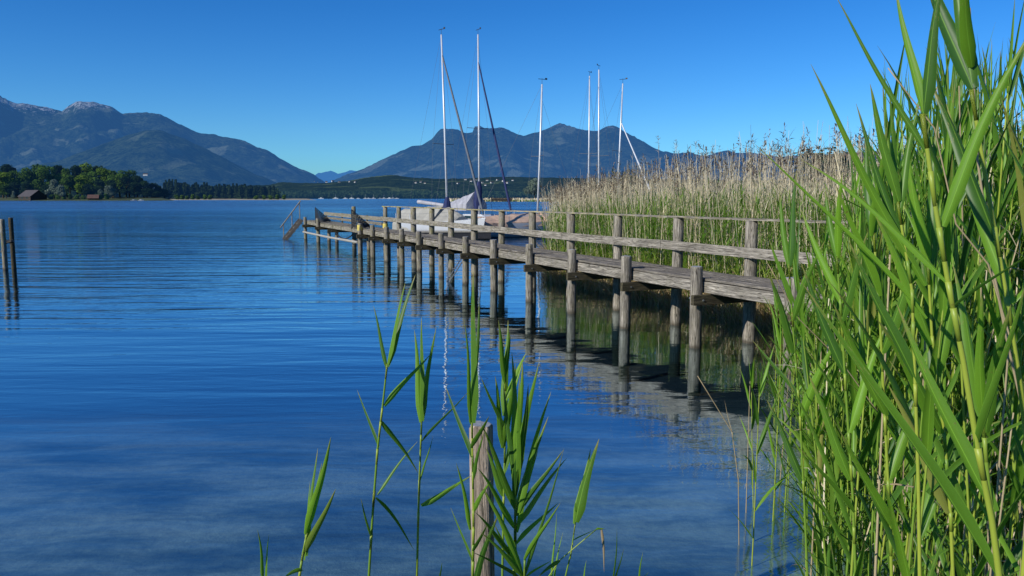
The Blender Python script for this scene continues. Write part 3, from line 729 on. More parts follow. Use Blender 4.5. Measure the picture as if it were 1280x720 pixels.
# ------------------------------------------------------------------ mooring stakes
def stake(name,label,px,pyc,pytop,r,Y=None,mat='post',group=None,lean=(0,0)):
    if Y is None:
        a=(pyc-247.5)/1000; Y=H/a*.995
    p=P(px,pytop,Y)
    o=post_mesh(r,p.z,seed=int(px)).build(name,[M[mat],M['post_cap']],None,loc=(p.x,Y,0))
    for q in o.data.polygons: q.use_smooth=len(q.vertices)==4
    o.rotation_euler=(lean[0],lean[1],1.); tag(o,label,'post',group); return o
a1=stake('mooring_post','dark mooring post standing in open water, right of the two at left edge',13,336,272,.066,mat='dark_beam',group='mooring posts at the left edge')
a2=stake('mooring_post','mooring post with a mossy pale side, cut by the left edge of the view',2.5,337,274,.07,group='mooring posts at the left edge')
mb=MB(); pa=P(13,302,25.3); pb=P(3,305,25.3)
mb.tube([pa+Vector((.1,-.05,.02)),pa+Vector((-.1,-.1,.02)),pa.lerp(pb,.5)+Vector((0,-.05,-.07)),pb+Vector((0,-.1,-.25))],.03,6)
mb.tube([pa+Vector((-.1,-.06,-.02)),pa+Vector((.14,-.06,.03))],.05,6)
tag(mb.build('rope',M['blackish']),'dark rope knotted round the open-water posts at the left edge','rope')
STK=stake('mooring_post','reddish weathered wooden post among the reeds in the foreground',604,875,529,.052,Y=3.55,mat='stake',lean=(0,R(-.8)))

# ------------------------------------------------------------------ sailing boats
def sailboat(label, mast_px, mast_top, Y, L=7.5, head=R(-30), rake=.3, mast_at=.10, beam=2.4, jib=None, jibmat='alu', spread=.5, hullcol='white_gel', group='sailing boats moored behind the jetty', cabin=True, shrouds=True, boom=None, mb_r=.062):
    pt=P(mast_px,mast_top,Y); hm=pt.z
    xm=mast_at*L
    bx=P(mast_px,mast_top,Y).x - rake*0
    root=thing('sailing_boat',label,'sailboat',(bx-xm*math.cos(head),Y-xm*math.sin(head),0),head,group)
    ns=15; rings=[]; mb=MB(); m2=MB()
    prof=[(0,.92),(.25,.97),(.62,.86),(.86,.55),(1,0)]
    def bw(t_): # half beam factor, t 0 stern..1 bow
        return (.74+.26*math.sin(min(1,t_*2)*math.pi/2)) if t_<.5 else (1-((t_-.5)/.5)**2.3)
    top=[]
    vs=[]
    for i in range(ns):
        t_=i/(ns-1); x=-L/2+L*t_; b_=beam/2*max(.015,bw(t_)); sh=.82+.30*t_**2-.05*math.sin(math.pi*t_)
        kd=-.30*math.sin(math.pi*min(1,t_*1.02+.02))**.6-.02
        xo=.35*t_**6; row=[]
        for (fy,fz) in ((1,1),(.985,.62),(.93,.28),(.80,.03),(.45,-.7),(0,-1)):
            z= sh*fz if fz>=0 else kd*(-fz)
            row.append((x+xo*max(0,fz),b_*fy,z))
        full=row+[(p[0],-p[1],p[2]) for p in row[-2::-1]]
        vs+=full; top.append((x+xo,b_,sh))
    m=11
    fs=[];mi=[]
    for i in range(ns-1):
        for k_ in range(m-1): fs.append((i*m+k_,(i+1)*m+k_,(i+1)*m+k_+1,i*m+k_+1)); mi.append(1 if 2<k_<7 else 0)
    mb.add(vs,fs+[tuple(range(m))]); mb.m=mi+[0]
    mb.build('hull',[M[hullcol],M['dark_gel']],root,smooth=True)
    dv=[];df=[]
    for (x,b_,sh) in top: dv+=[(x,b_-.01,sh-.012),(x,0,sh+.05),(x,-b_+.01,sh-.012)]
    for i in range(ns-1):
        for k_ in range(2): df.append((i*3+k_,i*3+k_+1,(i+1)*3+k_+1,(i+1)*3+k_))
    mb=MB(); mb.add(dv,df); mb.build('deck',M['white_gel'],root)
    if cabin:
        mb=MB(); c=[(-.9,.62,.8),(-.8,.55,1.22),(1.3,.42,1.25),(2.0,.2,.95)]
        vs=[];
        for (x,b_,z) in c: vs+=[(x,b_*1.05,.8),(x,b_*.85,z),(x,-b_*.85,z),(x,-b_*1.05,.8)]
        fs=[(0,1,2,3),(12,15,14,13)]
        for i in range(3):
            for k_ in range(3): fs.append((i*4+k_,(i+1)*4+k_,(i+1)*4+k_+1,i*4+k_+1))
        mb.add(vs,fs); cb_=mb.build('cabin',M['white_gel'],root)
        for sy in (-1,1):
            mb=MB(); mb.box((.2,sy*.52,1.05),(1.3,.05,.15)); mb.build('window',M['window'],cb_)
    b0=Vector((xm,0,.85)); tp=Vector((xm-rake,0,hm))
    mb=MB(); mb.tube([b0,b0.lerp(tp,.5)+Vector((.03,0,0)),tp],[mb_r,mb_r,mb_r*.75],8); mast=mb.build('mast',M['alu'],root,smooth=True)
    mb=MB(); mb.tube([tp,tp+Vector((0,0,.35))],.012,4); mb.tube([tp+Vector((-.25,0,.30)),tp+Vector((.28,0,.30))],.016,4); mb.box(tp+Vector((.28,0,.33)),(.14,.02,.10)); mb.build('wind_vane',M['blackish'],mast)
    sp_=b0.lerp(tp,spread)
    for sy in (-1,1):
        mb=MB(); mb.tube([sp_,sp_+Vector((-.15,sy*.75,.03))],.018,5); mb.build('spreader',M['wire'],mast)
        if shrouds:
            mb=MB(); mb.tube([(xm-.25,sy*beam*.43,.9),sp_+Vector((-.15,sy*.75,.03)),b0.lerp(tp,.97)],.006,4,caps=False); mb.build('shroud',M['wire'],root)
            mb=MB(); mb.tube([(xm-.1,sy*beam*.42,.9),sp_],.006,4,caps=False); mb.build('shroud',M['wire'],root)
    mb=MB(); mb.tube([(-L/2+.1,0,1.),tp],.006,4,caps=False); mb.build('backstay',M['wire'],root)
    bowp=Vector((L/2+.25,0,1.15))
    if jib:
        a=b0.lerp(tp,jib)
        mb=MB(); d=(a-bowp); mb.tube([bowp+d*.02,bowp+d*.06,bowp+d*.35,bowp+d*.7,bowp+d*.97,a],[.02,.075,.07,.055,.04,.02],8); mb.build('furled_foresail',M[jibmat],root,smooth=True)
    else:
        mb=MB(); mb.tube([bowp,b0.lerp(tp,.9)],.006,4,caps=False); mb.build('forestay',M['wire'],root)
    for x in (-L/2+.1,-L/4,L/4,L/2-.1):
        for sy in (-1,1):
            i=min(ns-1,int((x+L/2)/L*(ns-1))); b_=top[i][1]*.93
            mb=MB(); mb.tube([(x,sy*b_,top[i][2]),(x,sy*b_,top[i][2]+.5)],.014,5); mb.build('stanchion',M['alu'],root)
    for sy in (-1,1):
        mb=MB(); mb.tube([(x_,sy*b_*.93,sh+.5) for (x_,b_,sh) in top[::2]],.006,4,caps=False); mb.build('guard_wire',M['wire'],root)
    return root,b0,tp,xm
def tent(root, x0,x1, zr0,zr1, bw0,bw1, zb, mat, name='cover', n=10, sag=.06):
    """canvas cover: ridge from (x0,zr0) to (x1,zr1), hanging to both sides with folds"""
    mb=MB(); vs=[]; prof=[(-1,0),(-.97,.35),(-.62,.62),(-.25,.92),(0,1),(.25,.92),(.62,.62),(.97,.35),(1,0)]; m=len(prof)
    for i in range(n+1):
        t_=i/n; x=x0+(x1-x0)*t_; zr=zr0+(zr1-zr0)*t_; b_=bw0+(bw1-bw0)*t_
        fold=sag*math.sin(i*2.1)*1.0
        for (q,h_) in prof: vs.append((x+.04*math.sin(i*3+q*2),q*b_*(1+fold*.4),zb+(zr-zb)*h_-abs(fold)*(1-abs(q))*.8))
    fs=[(i*m+k_,i*m+k_+1,(i+1)*m+k_+1,(i+1)*m+k_) for i in range(n) for k_ in range(m-1)]
    fs+=[tuple(range(m-1,-1,-1)),tuple(n*m+k_ for k_ in range(m))]
    mb.add(vs,fs); return mb.build(name,M[mat],root,smooth=False)
HB=R(-48)
r1,b0,tp,xm=sailboat('sailing boat under a cream canvas cover, leftmost of the moored boats',555,42,47,7.4,HB,.42,.08,2.3,jib=.9,jibmat='wire',spread=.42)
r1.location.x+=.1
tent(r1,-3.75,xm-.2,1.6,1.85,.95,1.1,.22,'cream_canvas'); tent(r1,xm+.15,xm+1.4,1.75,1.25,1.05,.8,.6,'cream_canvas',n=4)
mb=MB(); mb.tube([(xm-.05,0,1.55),(xm-.02,0,2.0),(xm,0,2.3)],[.26,.2,.1],8); mb.build('sail_bag',M['navy'],r1)
mb=MB(); mb.tube([(xm,0,1.8),(xm-2.9,0,2.02)],[.09,.12],8); mb.build('boom_cover',M['grey_canvas'],r1)
r2,b0,tp,xm=sailboat('sailing boat with blue furled foresail and grey boom tent, second from left',598,43,51,8.4,R(-58),.05,.06,2.6,jib=.86,jibmat='navy',spread=.5)
tent(r2,xm-3.9,xm-.35,1.95,2.7,.9,.75,1.45,'grey_canvas',name='boom_tent')
mb=MB(); mb.tube([(xm-.25,0,1.2),(xm-.2,0,2.0),(xm-.05,0,2.9),(xm,0,3.3)],[.2,.3,.22,.1],8); mb.build('sail_bag',M['navy'],r2)
mb=MB(); mb.tube([(xm-.2,0,1.75),(xm-3.8,0,1.85)],.06,8); mb.build('boom',M['alu'],r2)
r3,b0,tp,xm=sailboat('sailing boat covered with a peach coloured tarpaulin beside the reeds',672,105,48,6.8,R(28),-.3,.10,2.2,spread=.48)
r3.location.x+=.0
tent(r3,-3.2,xm-.15,1.2,1.42,1.0,1.1,.62,'peach_canvas'); tent(r3,xm+.15,2.6,1.45,1.1,1.0,.35,.7,'peach_canvas',n=5)
GB='sailing boats behind the reed bed'
sailboat('moored sailing boat behind the reeds, its thin mast left of the close pair',737,95,62,7.5,R(60),0,.1,2.4,spread=.45,group=GB)
sailboat('moored sailing boat behind the reeds, the tallest mast above the reed bed',751,88,60,8,R(-120),-.35,.1,2.4,spread=.42,group=GB)
sailboat('moored sailing boat behind the reeds with a white furled foresail, rightmost mast',772,105,58,7.5,R(-32),-.4,.08,2.3,jib=.72,spread=.5,group=GB)
# finger jetty by the boats
fj=thing('floating_dock','low pale floating dock between the moored boats and the jetty','dock',P(530,283,44)*1.0)
fj.location.z=0; fj.rotation_euler=(0,0,R(6))
mb=MB(); mb.box((0,0,.42),(7.5,.9,.07)); mb.build('deck',M['pale_pipe'],fj)
mb=MB(); mb.box((0,0,.2),(7.3,.8,.34)); mb.build('float',M['blackish'],fj)
# far marina boats
FB=[(403,248),(421,248),(433,248),(441,247.8),(449,248.2),(458,248),(462,247.7),(468,248.1),(476,248),(481,247.8),(488,248),(492,248),(497,247.8),(170,250.6),(179,250.2)]
for i,(px,py) in enumerate(FB):
    near=i>=13; Y=640 if near else 2150
    sc_=.65 if near else random.uniform(1.3,2.2)
    root=thing('moored_boat',('small white boat moored off the dark end of the island' if near else 'tiny white boat in the far marina left of the first mast'),'boat',((px-640)/1000*Y,Y,0),random.uniform(-.3,.3),'far moored boats')
    mb=MB(); L=7*sc_; vs=[]
    for t_ in (0,.3,.6,.85,1):
        b_=1.2*sc_*(1-t_**3)+.02; vs+=[(-L/2+L*t_,-b_,.9*sc_+.4*t_),(-L/2+L*t_,-b_*.7,-.1),(-L/2+L*t_,b_*.7,-.1),(-L/2+L*t_,b_,.9*sc_+.4*t_)]
    fs=[(0,1,2,3)]+[(i_*4+k_,(i_+1)*4+k_,(i_+1)*4+(k_+1)%4,i_*4+(k_+1)%4) for i_ in range(4) for k_ in range(4)]
    mb.add(vs,fs); mb.build('hull',M['white_gel'],root)
    mb=MB(); mb.box((-.3,0,1.3*sc_),(2.4*sc_,1.5*sc_,.8*sc_)); mb.build('cabin',M['white_gel'],root)
    if i%2 and not near:
        mb=MB(); mb.tube([(0,0,1),(0,0,12)],.12,5); mb.build('mast',M['alu'],root)

# ------------------------------------------------------------------ reed bed behind the jetty (a mass)
def left_edge(y): return interp([(0,-5),(14,1.2),(17,.6),(22,.9),(28,1.4),(36,2.4),(50,4.6),(70,8.5),(100,14)],y)
uJ=Vector((-math.sin(JA),math.cos(JA),0)); nJ=Vector((math.cos(JA),math.sin(JA),0))
pts=[]
def try_pt(x,y):
    d=Vector((x,y,0))-J0; l=d.dot(nJ); s=d.dot(uJ)
    if l<2.3+.15*noise.noise(Vector((s*.8,0,0))): return None
    e=x-left_edge(y)
    if s>6.3: e=min(e,(x-left_edge(y)))
    if e<noise.noise(Vector((x*.5,y*.5,0)))*.5: return None
    edge=min(l-2.3,e); return edge,e,l,s
rb=random.Random(5)
def sample(n,x0,x1,y0,y1,cond):
    c=0;tries=0
    while c<n and tries<n*60:
        tries+=1
        x=rb.uniform(x0,x1); y=rb.uniform(y0,y1)
        if x>.9*y+4: continue
        r=try_pt(x,y)
        if r and cond(r): pts.append((x,y,*r)); c+=1
sample(5200,-.5,8,6,34,lambda r:r[0]<1.6)
sample(4800,0,26,6,34,lambda r:1.6<=r[0])
sample(5200,2,64,30,72,lambda r:True)
A=np.array(pts); N=len(A)
hgt=2.30+.78*np.clip(A[:,3]/3.7,0,1)**.8
far_=A[:,1]>34
hgt=np.where(far_,2.75+.4*np.clip(A[:,3]/10,0,1),hgt)
gz=np.array([max(-.35,min(.4,ground_z(a,b))) if b<34 else -.2 for a,b in A[:,:2]])
rg=np.random.default_rng(5)
isdry=rg.random(N)<.44
topz=np.where(isdry,hgt+rg.normal(0,.16,N),hgt*.72+rg.normal(0,.19,N))
# tall plume carriers
tall=isdry&(rg.random(N)<.13)&(A[:,3]>1.2); topz[tall]+=rg.uniform(.05,.45,tall.sum())
nm=NM()
az=rg.uniform(0,6.283,N); base=np.stack([A[:,0],A[:,1],gz-.1],1)
wst=np.where(isdry,.009,.009)*np.where(far_,2.6,1.)
def stems(mask,mi):
    n=mask.sum(); lean=rg.uniform(1.40,1.56,n)
    V,F,UV=ribbons(base[mask],az[mask],lean,(topz-gz+.1)[mask],wst[mask],rg.uniform(-.02,.16,n),rg.uniform(0,3,n),4,.9,'stem')
    nm.add(V,F,UV,mi,rg.uniform(0,1,n)); return V.reshape(n,5,3,3)[:,:,1]
cg=stems(~isdry,0); cd=stems(isdry,1)
def leaves(cl,mask_idx,per,mi,L,W,el,droop,zlo=.25,zhi=.98,nseg=3):
    n=len(cl); idx=np.repeat(np.arange(n),per); f=rg.uniform(zlo,zhi,len(idx))*4
    i0=np.minimum(f.astype(int),3); q=(f-i0)[:,None]
    b=cl[idx,i0]*(1-q)+cl[idx,i0+1]*q
    m=len(idx); s=np.where(far_[mask_idx][idx],1.35,1.)
    V,F,UV=ribbons(b,rg.uniform(0,6.283,m),rg.uniform(*el,m),rg.uniform(*L,m)*s,rg.uniform(*W,m)*s*s,rg.uniform(*droop,m),rg.uniform(-.8,.8,m),nseg,.2)
    nm.add(V,F,UV,mi,rg.uniform(0,1,m))
gi=np.where(~isdry)[0]; di=np.where(isdry)[0]
leaves(cg,gi,9,0,(.25,.5),(.016,.030),(.7,1.35),(.2,1.3))
fr_=(A[gi][:,2]<.8)&(A[gi][:,1]<34); leaves(cg[fr_],gi[fr_],12,4,(.25,.45),(.016,.028),(.3,1.4),(.3,1.8),.08,.6)
leaves(cg,gi,2,2,(.2,.4),(.012,.022),(.1,.9),(.8,2.2),.05,.35)
leaves(cd,di,3,1,(.15,.35),(.008,.016),(.6,1.4),(.2,1.6),.45,.97)
leaves(cd,di,2,2,(.2,.4),(.012,.022),(.0,.9),(.8,2.4),.03,.4)
# plumes
sel=rg.random(len(di))<.55
cp=cd[sel]; n=len(cp); per=9; idx=np.repeat(np.arange(n),per); m=len(idx)
tipp=cp[idx,4]; f=rg.uniform(0,.24,m); tipp=tipp-np.array([0,0,1])*f[:,None]*.9
V,F,UV=ribbons(tipp,rg.uniform(0,6.283,m),rg.uniform(.5,1.4,m),rg.uniform(.04,.12,m)*np.where(far_[di][sel][idx],1.5,1.),rg.uniform(.010,.026,m),rg.uniform(0,1.8,m),rg.uniform(-1,1,m),2,.2,'blob')
nm.add(V,F,UV,3,rg.uniform(0,1,m))
# brown litter of broken stems at the waterline along the jetty
L_=A[(A[:,2]<.7)&(A[:,1]<32)]
n=len(L_)*7; q=np.concatenate([L_]*7); b=np.stack([q[:,0]+rg.normal(0,.14,n),q[:,1]+rg.normal(0,.14,n),np.full(n,-.15)],1)
V,F,UV=ribbons(b,rg.uniform(0,6.283,n),rg.uniform(.9,1.55,n),rg.uniform(.4,1.05,n),rg.uniform(.008,.016,n),rg.uniform(0,.9,n),rg.uniform(-1,1,n),3,.5,'stem')
nm.add(V,F,UV,2,rg.uniform(0,1,n))
o=nm.build('reed_bed',[M['bed_leaf'],M['bed_dry'],M['bed_brown'],M['bed_plume'],M['bed_low_lit']]); tag(o,'dense bed of green reeds with pale dry plumes behind the jetty','reeds',kind='stuff')
# sparse reed fringe at left of the bed + far pale reeds on the spit
nm=NM(); n=2600
px=rg.uniform(560,1000,n); Y=rg.uniform(505,530,n); b=np.stack([(px-640)/1000*Y,Y,np.zeros(n)],1)
V,F,UV=ribbons(b,rg.uniform(0,6.283,n),rg.uniform(1.3,1.57,n),rg.uniform(1.2,2.5,n),rg.uniform(.5,.9,n),rg.uniform(0,.3,n),rg.uniform(0,3,n),3,.4,'stem')
nm.add(V,F,UV,0,rg.uniform(0,1,n)); m=n//2
V,F,UV=ribbons(b[:m]-np.array([0,6,0]),rg.uniform(0,6.283,m),rg.uniform(1.3,1.57,m),rg.uniform(.8,1.4,m),rg.uniform(.5,.9,m),rg.uniform(0,.3,m),rg.uniform(0,3,m),3,.4,'stem')
nm.add(V,F,UV,1,rg.uniform(0,1,m))
o=nm.build('far_reeds',[M['bed_dry'],M['bed_leaf']]); tag(o,'pale band of reeds on the far spit beyond the masts','reeds',kind='stuff')

# ------------------------------------------------------------------ foreground reeds, one by one
def leaf_obj(parent, base, az, el, L, W, droop, roll, side=0., nseg=10, mat='reed_leaf', fold=.42, name='leaf'):
    V,F,UV=ribbons(np.array([base]),np.array([az]),np.array([el]),np.array([L]),np.array([W]),np.array([droop]),np.array([roll]),nseg,fold,'leaf',np.array([side]))
    return npmesh(name,V,F,M[mat],None,UV,None,True,parent)
def stem_mesh(parent,pts,r0,r1,nodes,mat='reed_stem'):
    mb=MB(); n=len(pts); rs=[r0+(r1-r0)*i/(n-1) for i in range(n)]
    mb.tube(pts,rs,8,0); st_=mb.build('stem',M[mat],parent,smooth=True)
    return st_
def proto_reed(seed,h,dry=False):
    q=random.Random(seed); root=thing('reed','tall green reed','reed')
    lean=q.uniform(0,.10); la=q.uniform(0,6.28)
    pts=[Vector((math.cos(la)*lean*h*(t_**1.6),math.sin(la)*lean*h*(t_**1.6),h*t_)) for t_ in [i/9 for i in range(10)]]
    stem_mesh(root,[p-Vector((0,0,.35)) if i==0 else p for i,p in enumerate(pts)],q.uniform(.0042,.0058),.0022,0,'dry_stem' if dry else 'reed_stem')
    if dry:
        for i in range(3):
            f=q.uniform(.3,.9); b=pts[int(f*9)]; leaf_obj(root,b,q.uniform(0,6.28),q.uniform(.2,1.2),q.uniform(.15,.3),.010,q.uniform(.8,2.2),q.uniform(-1,1),0,5,'dry_stem')
        mb=MB()
        return root
    n=int(h*4.6); a0=q.uniform(0,6.28)
    for i in range(n):
        f=.26+.72*(i/(n-1)); k_=f*9; i0=min(8,int(k_)); b=pts[i0].lerp(pts[i0+1],k_-i0)
        up=(i/(n-1))
        L=q.uniform(.30,.50)*(1.15-.25*abs(up-.55)*2); W=q.uniform(.019,.032)*(.8+.4*min(1,up*1.6)*(1 if up<.85 else .75))
        el=.85+.50*up+q.uniform(-.15,.15); 
        leaf_obj(root,b,a0+math.pi*(i%2)+q.uniform(-.5,.5),el,L,W,q.uniform(.1,.75)*(1.2-up*.8),q.uniform(-.7,.7),q.uniform(-.3,.3),8)
    # spear of rolled young leaves
    for k_ in range(2): leaf_obj(root,pts[-1]-Vector((0,0,.02)),a0+q.uniform(0,6.28),q.uniform(1.42,1.55),q.uniform(.28,.4),.013,q.uniform(-.05,.2),q.uniform(-.5,.5),0,7)
    return root
green=[proto_reed(100+i,h) for i,h in enumerate((1.5,1.7,2.1,2.3,2.5,2.7,2.9,3.0,3.1,2.4))]
dry=[proto_reed(200+i,h,True) for i,h in enumerate((2.0,2.6,3.0))]
GH={o.name:h for o,h in zip(green+dry,(1.5,1.7,2.1,2.3,2.5,2.7,2.9,3.0,3.1,2.4,2.0,2.6,3.0))}
kids_index(); used=set()
ytop=[(900,460),(925,425),(950,395),(975,365),(990,345),(1040,300),(1075,210),(1110,150),(1150,90),(1250,10),(1900,-60)]
LBG='green reed with long pointed leaves in the dense stand along the right side'
LBD='dry straw coloured reed stalk standing in the dense stand along the right side'
rr=random.Random(21); cnt=0; tries=0; placed=[]
while cnt<276 and tries<30000:
    tries+=1
    dd=1.75+ (9.2-1.75)*rr.random()**.85; px=rr.uniform(918,1500 if dd>3 else 1560)
    x=(px-640)/1000*dd
    dv=Vector((x,dd,0))-J0; l=dv.dot(nJ); s=dv.dot(uJ)
    if l>-.35 : continue
    if px<960 and not (4.2<dd<6.2): continue
    if px<1010 and dd<4: continue
    if px<1080 and dd<2.9: continue
    if px<1060 and rr.random()<.5: continue
    if px>1300 and rr.random()<.5: continue
    if any((x-a)**2+(dd-b)**2<.055**2 for a,b in placed): continue
    zt=H+(247.5-(interp(ytop,px)+abs(rr.gauss(0,1))*min(170,420/dd)))/1000*dd
    zt=min(3.35,zt)
    z0=max(-.15,ground_z(x,dd)-.02); h=zt-z0-.25
    if h<.8: continue
    isd=rr.random()<.18
    pool=dry if isd else green
    pr=min(pool,key=lambda o:abs(GH[o.name]-h)+rr.uniform(0,.35))
    if pr.name in used: o=copy_tree(pr)
    else: o=pr; used.add(pr.name)
    sc_=h/GH[pr.name]; o.location=(x,dd,z0); o.scale=(1,1,1) if abs(sc_-1)<.02 else (min(1.1,max(.75,sc_**.5)),)*2+(sc_,)
    o.rotation_euler=(R(rr.gauss(0,2.5)),R(rr.gauss(0,2.5)),rr.uniform(0,6.28))
    o["label"]=LBD if isd else LBG; o["category"]='reed'; o["group"]='reeds of the right-hand stand'
    placed.append((x,dd)); cnt+=1
for pr in green+dry:
    if pr.name not in used:
        for ch in KIDS.get(pr.name,[]): bpy.data.objects.remove(ch)
        bpy.data.objects.remove(pr)
# inner, smaller growth of the stand (mass)
nm=NM(); pts=[]
while len(pts)<1050:
    dd=rr.uniform(3.6,13); px=rr.uniform(1045,1700); x=(px-640)/1000*dd
    dv=Vector((x,dd,0))-J0; l=dv.dot(nJ)
    if l>-.3 or (px<1030 and (dd<4.6)) : continue
    zt=H+(247.5-(interp(ytop,px)+60+abs(rr.gauss(0,1))*60))/1000*dd
    pts.append((x,dd,max(-.15,ground_z(x,dd)),min(2.8,zt)*rr.uniform(.75,.98)))
A=np.array(pts); N=len(A); far_=np.zeros(N,bool)
base=A[:,:3]-np.array([0,0,.1]); topz=A[:,3]; gz=A[:,2]; az=rg.uniform(0,6.283,N); wst=np.full(N,.009)
isdry=rg.random(N)<.22
cg=stems(~isdry,1); cd=stems(isdry,2); gi=np.where(~isdry)[0]; di=np.where(isdry)[0]
leaves(cg,gi,11,0,(.28,.46),(.018,.030),(.8,1.4),(.1,.9),.18,.98,5)
leaves(cd,di,3,2,(.2,.35),(.010,.018),(.3,1.3),(.5,2),.2,.9)
o=nm.build('reed_undergrowth',[M['bed_leaf'],M['reed_stem'],M['bed_dry']]); tag(o,'mass of smaller reeds filling the inside of the right-hand stand','reeds',kind='stuff')
# bank plants
nm=NM(); n=5200; x=rg.uniform(1.4,6.5,n); y=rg.uniform(2.0,6.5,n); k_=np.array([ground_z(a,b)>-.03 and a>.44*b for a,b in zip(x,y)]); x=x[k_];y=y[k_];n=len(x)
b=np.stack([x,y,[ground_z(a,c) for a,c in zip(x,y)]],1)
V,F,UV=ribbons(b,rg.uniform(0,6.283,n),rg.uniform(.5,1.4,n),rg.uniform(.08,.32,n),rg.uniform(.008,.022,n),rg.uniform(.2,1.5,n),rg.uniform(-1,1,n),4,.2)
nm.add(V,F,UV,0,rg.uniform(0,1,n)); o=nm.build('bank_grass',[M['bed_leaf']]); tag(o,'short green grass and weeds on the bank at lower right','grass',kind='stuff')

# hand-surveyed reeds: stems and blades given by bearing and distance
def blade(parent,p0,p1,W,bend=.0,roll=0.,fold=.25,mat='reed_leaf',nseg=12,name='leaf',prof=None):
    """one leaf from p0 to tip p1, bowed upward by bend*length"""
    p0=Vector(p0);p1=Vector(p1); d=p1-p0; L=d.length; T=d.normalized()
    S=T.cross(Vector((.25,1,.1)))
    S.normalize(); U=S.cross(T).normalized()
    facing=Matrix.Rotation(roll,3,T); S=facing@S; U=facing@U
    Ub=Vector((0,0,1))
    V=[];F=[];UV=[]
    for i in range(nseg+1):
        t_=i/nseg; c=p0.lerp(p1,t_)+Ub*(bend*L*4*t_*(1-t_)*(1-.3*t_)) + S*(.012*L*math.sin(t_*5+roll*3))
        w=min(1,.40+t_*3.4)*max(0,1-t_)**.72; w=max(.02,min(1,w*1.08))*W/2
        V+=[c-S*w+U*w*fold,c-U*w*fold,c+S*w+U*w*fold]
    for i in range(nseg):
        for c_ in range(2):
            a=i*3+c_; F.append((a,a+1,a+4,a+3)); UV+=[(c_*.5,i/nseg),(c_*.5+.5,i/nseg),(c_*.5+.5,(i+1)/nseg),(c_*.5,(i+1)/nseg)]
    return npmesh(name,np.array([tuple(v) for v in V]),np.array(F),M[mat],None,UV,None,True,parent)
def hero(label,d,stem,leaves_,r=.0045,mat='reed_stem',group=None,tosurf=True):
    pts=[P(px,py,d+(q[0] if q else 0)) for px,py,*q in stem]
    b=pts[0]; g0=max(-.2,ground_z(b.x,b.y))
    low=Vector((b.x+(b.x-pts[1].x)*.3,b.y+.05,g0-.1))
    root=thing('reed',label,'reed',(low.x,low.y,g0),0,group); off=root.location.copy()
    path=[low-off,low.lerp(b,.5)-off]+[p-off for p in pts]
    # smooth
    fine=[]
    for i in range(len(path)-1):
        for k_ in range(3): fine.append(path[i].lerp(path[i+1],k_/3))
    fine.append(path[-1]); n=len(fine)
    mb=MB(); rs=[r*(1.1-.5*i/(n-1)) for i in range(n)]; mb.tube(fine,rs,8); mb.build('stem',M[mat],root,smooth=True)
    for lf in leaves_:
        x0,y0,x1,y1,w=lf[:5]; dd=lf[5] if len(lf)>5 else random.uniform(-.10,.10); bend=lf[6] if len(lf)>6 else .02; m_=lf[7] if len(lf)>7 else 'reed_leaf'
        p0=P(x0,y0,d); p1=P(x1,y1,d+dd)
        # node with sheath
        blade(root,p0-off,p1-off,w*d/1000*1.0,bend,random.choice((-1,1))*random.uniform(.1,.75),.42,m_)
        sh=MB(); a=p0-off; 
        jn=min(range(n),key=lambda i_:(fine[i_]-a).length); c0=fine[jn]; lr=rs[jn]; dn=(fine[max(0,jn-1)]-c0)
        dn=dn.normalized() if dn.length>1e-5 else Vector((0,0,-1))
        sh.tube([c0+dn*.05,c0+dn*.02,c0],[lr*1.04,lr*1.12,lr*1.22],8); sh.build('sheath',M[mat],root,smooth=True)
    return root
G='reeds round the foreground post'
hero('slender reed with a drooping right leaf, second from left in the foreground',2.4,[(461,722),(466,640),(472,561),(478,510),(484,455)],[
 (483,458,519,343,12,.05),(484,455,507,352,9,.0),(484,462,466,382,6,.04),(473,560,446,487,7),(481,508,538,442,8),(476,525,523,593,7,.05,.04),(471,618,522,551,5),(470,622,519,688,6,.1,.04),(463,672,450,622,5)],group=G)
hero('upright reed with a bundled leaf tip, left of the foreground post',2.5,[(521,722),(523,640),(525,580),(527,526)],[
 (527,526,527,396,13,.0),(527,528,517,412,10,.05),(527,526,544,408,9,-.04),(526,631,590,594,9,.05,-.03),(528,552,586,489,4),(526,600,541,545,3)],group=G)
hero('tall reed with one broad upright blade just left of the foreground post',2.2,[(591,722),(592,660),(591,590),(590,528)],[
 (590,528,592,338,17,.0,.01),(590,528,599,372,9,.06),(590,530,580,400,6,-.05),(590,575,556,482,11),(589,662,571,578,7),(590,702,563,634,6),(591,640,613,600,7,-.04),(592,690,610,655,7),(590,560,612,520,8,-.08),(592,735,622,640,10,-.12),(591,600,604,540,6,-.05)],group=G)
hero('leafy reed rising behind the right side of the foreground post',2.55,[(628,722),(629,650),(631,560),(632,470)],[
 (632,470,637,415,8),(632,480,622,400,8),(631,500,658,440,10,.06),(630,540,600,470,9),(630,560,645,455,12,-.05),(629,590,655,480,11),(629,620,607,560,9),(631,520,634,400,11,.08),(629,560,618,470,9),(630,535,652,455,9)],group=G)
hero('leafiest reed of the foreground clump with a fan of blades to the right',2.25,[(643,722),(644,690),(644,650),(645,602)],[
 (645,602,652,452,13,.0),(645,604,640,440,12,.05),(645,600,672,452,12,-.05),(646,640,688,489,11),(646,645,704,562,9),(646,655,709,572,9,.1),(645,665,672,560,8),(645,637,600,530,11,-.1),(644,690,603,610,12,-.08),(644,700,592,640,9,-.2),(644,660,596,585,9,-.15),(645,720,590,690,10,-.2),(644,610,628,480,11),(646,680,698,628,8,.08,.03),(645,625,660,480,12),(645,640,684,520,10),(645,610,650,470,11,-.12),(644,712,617,655,10,-.06)],r=.0052,group=G)
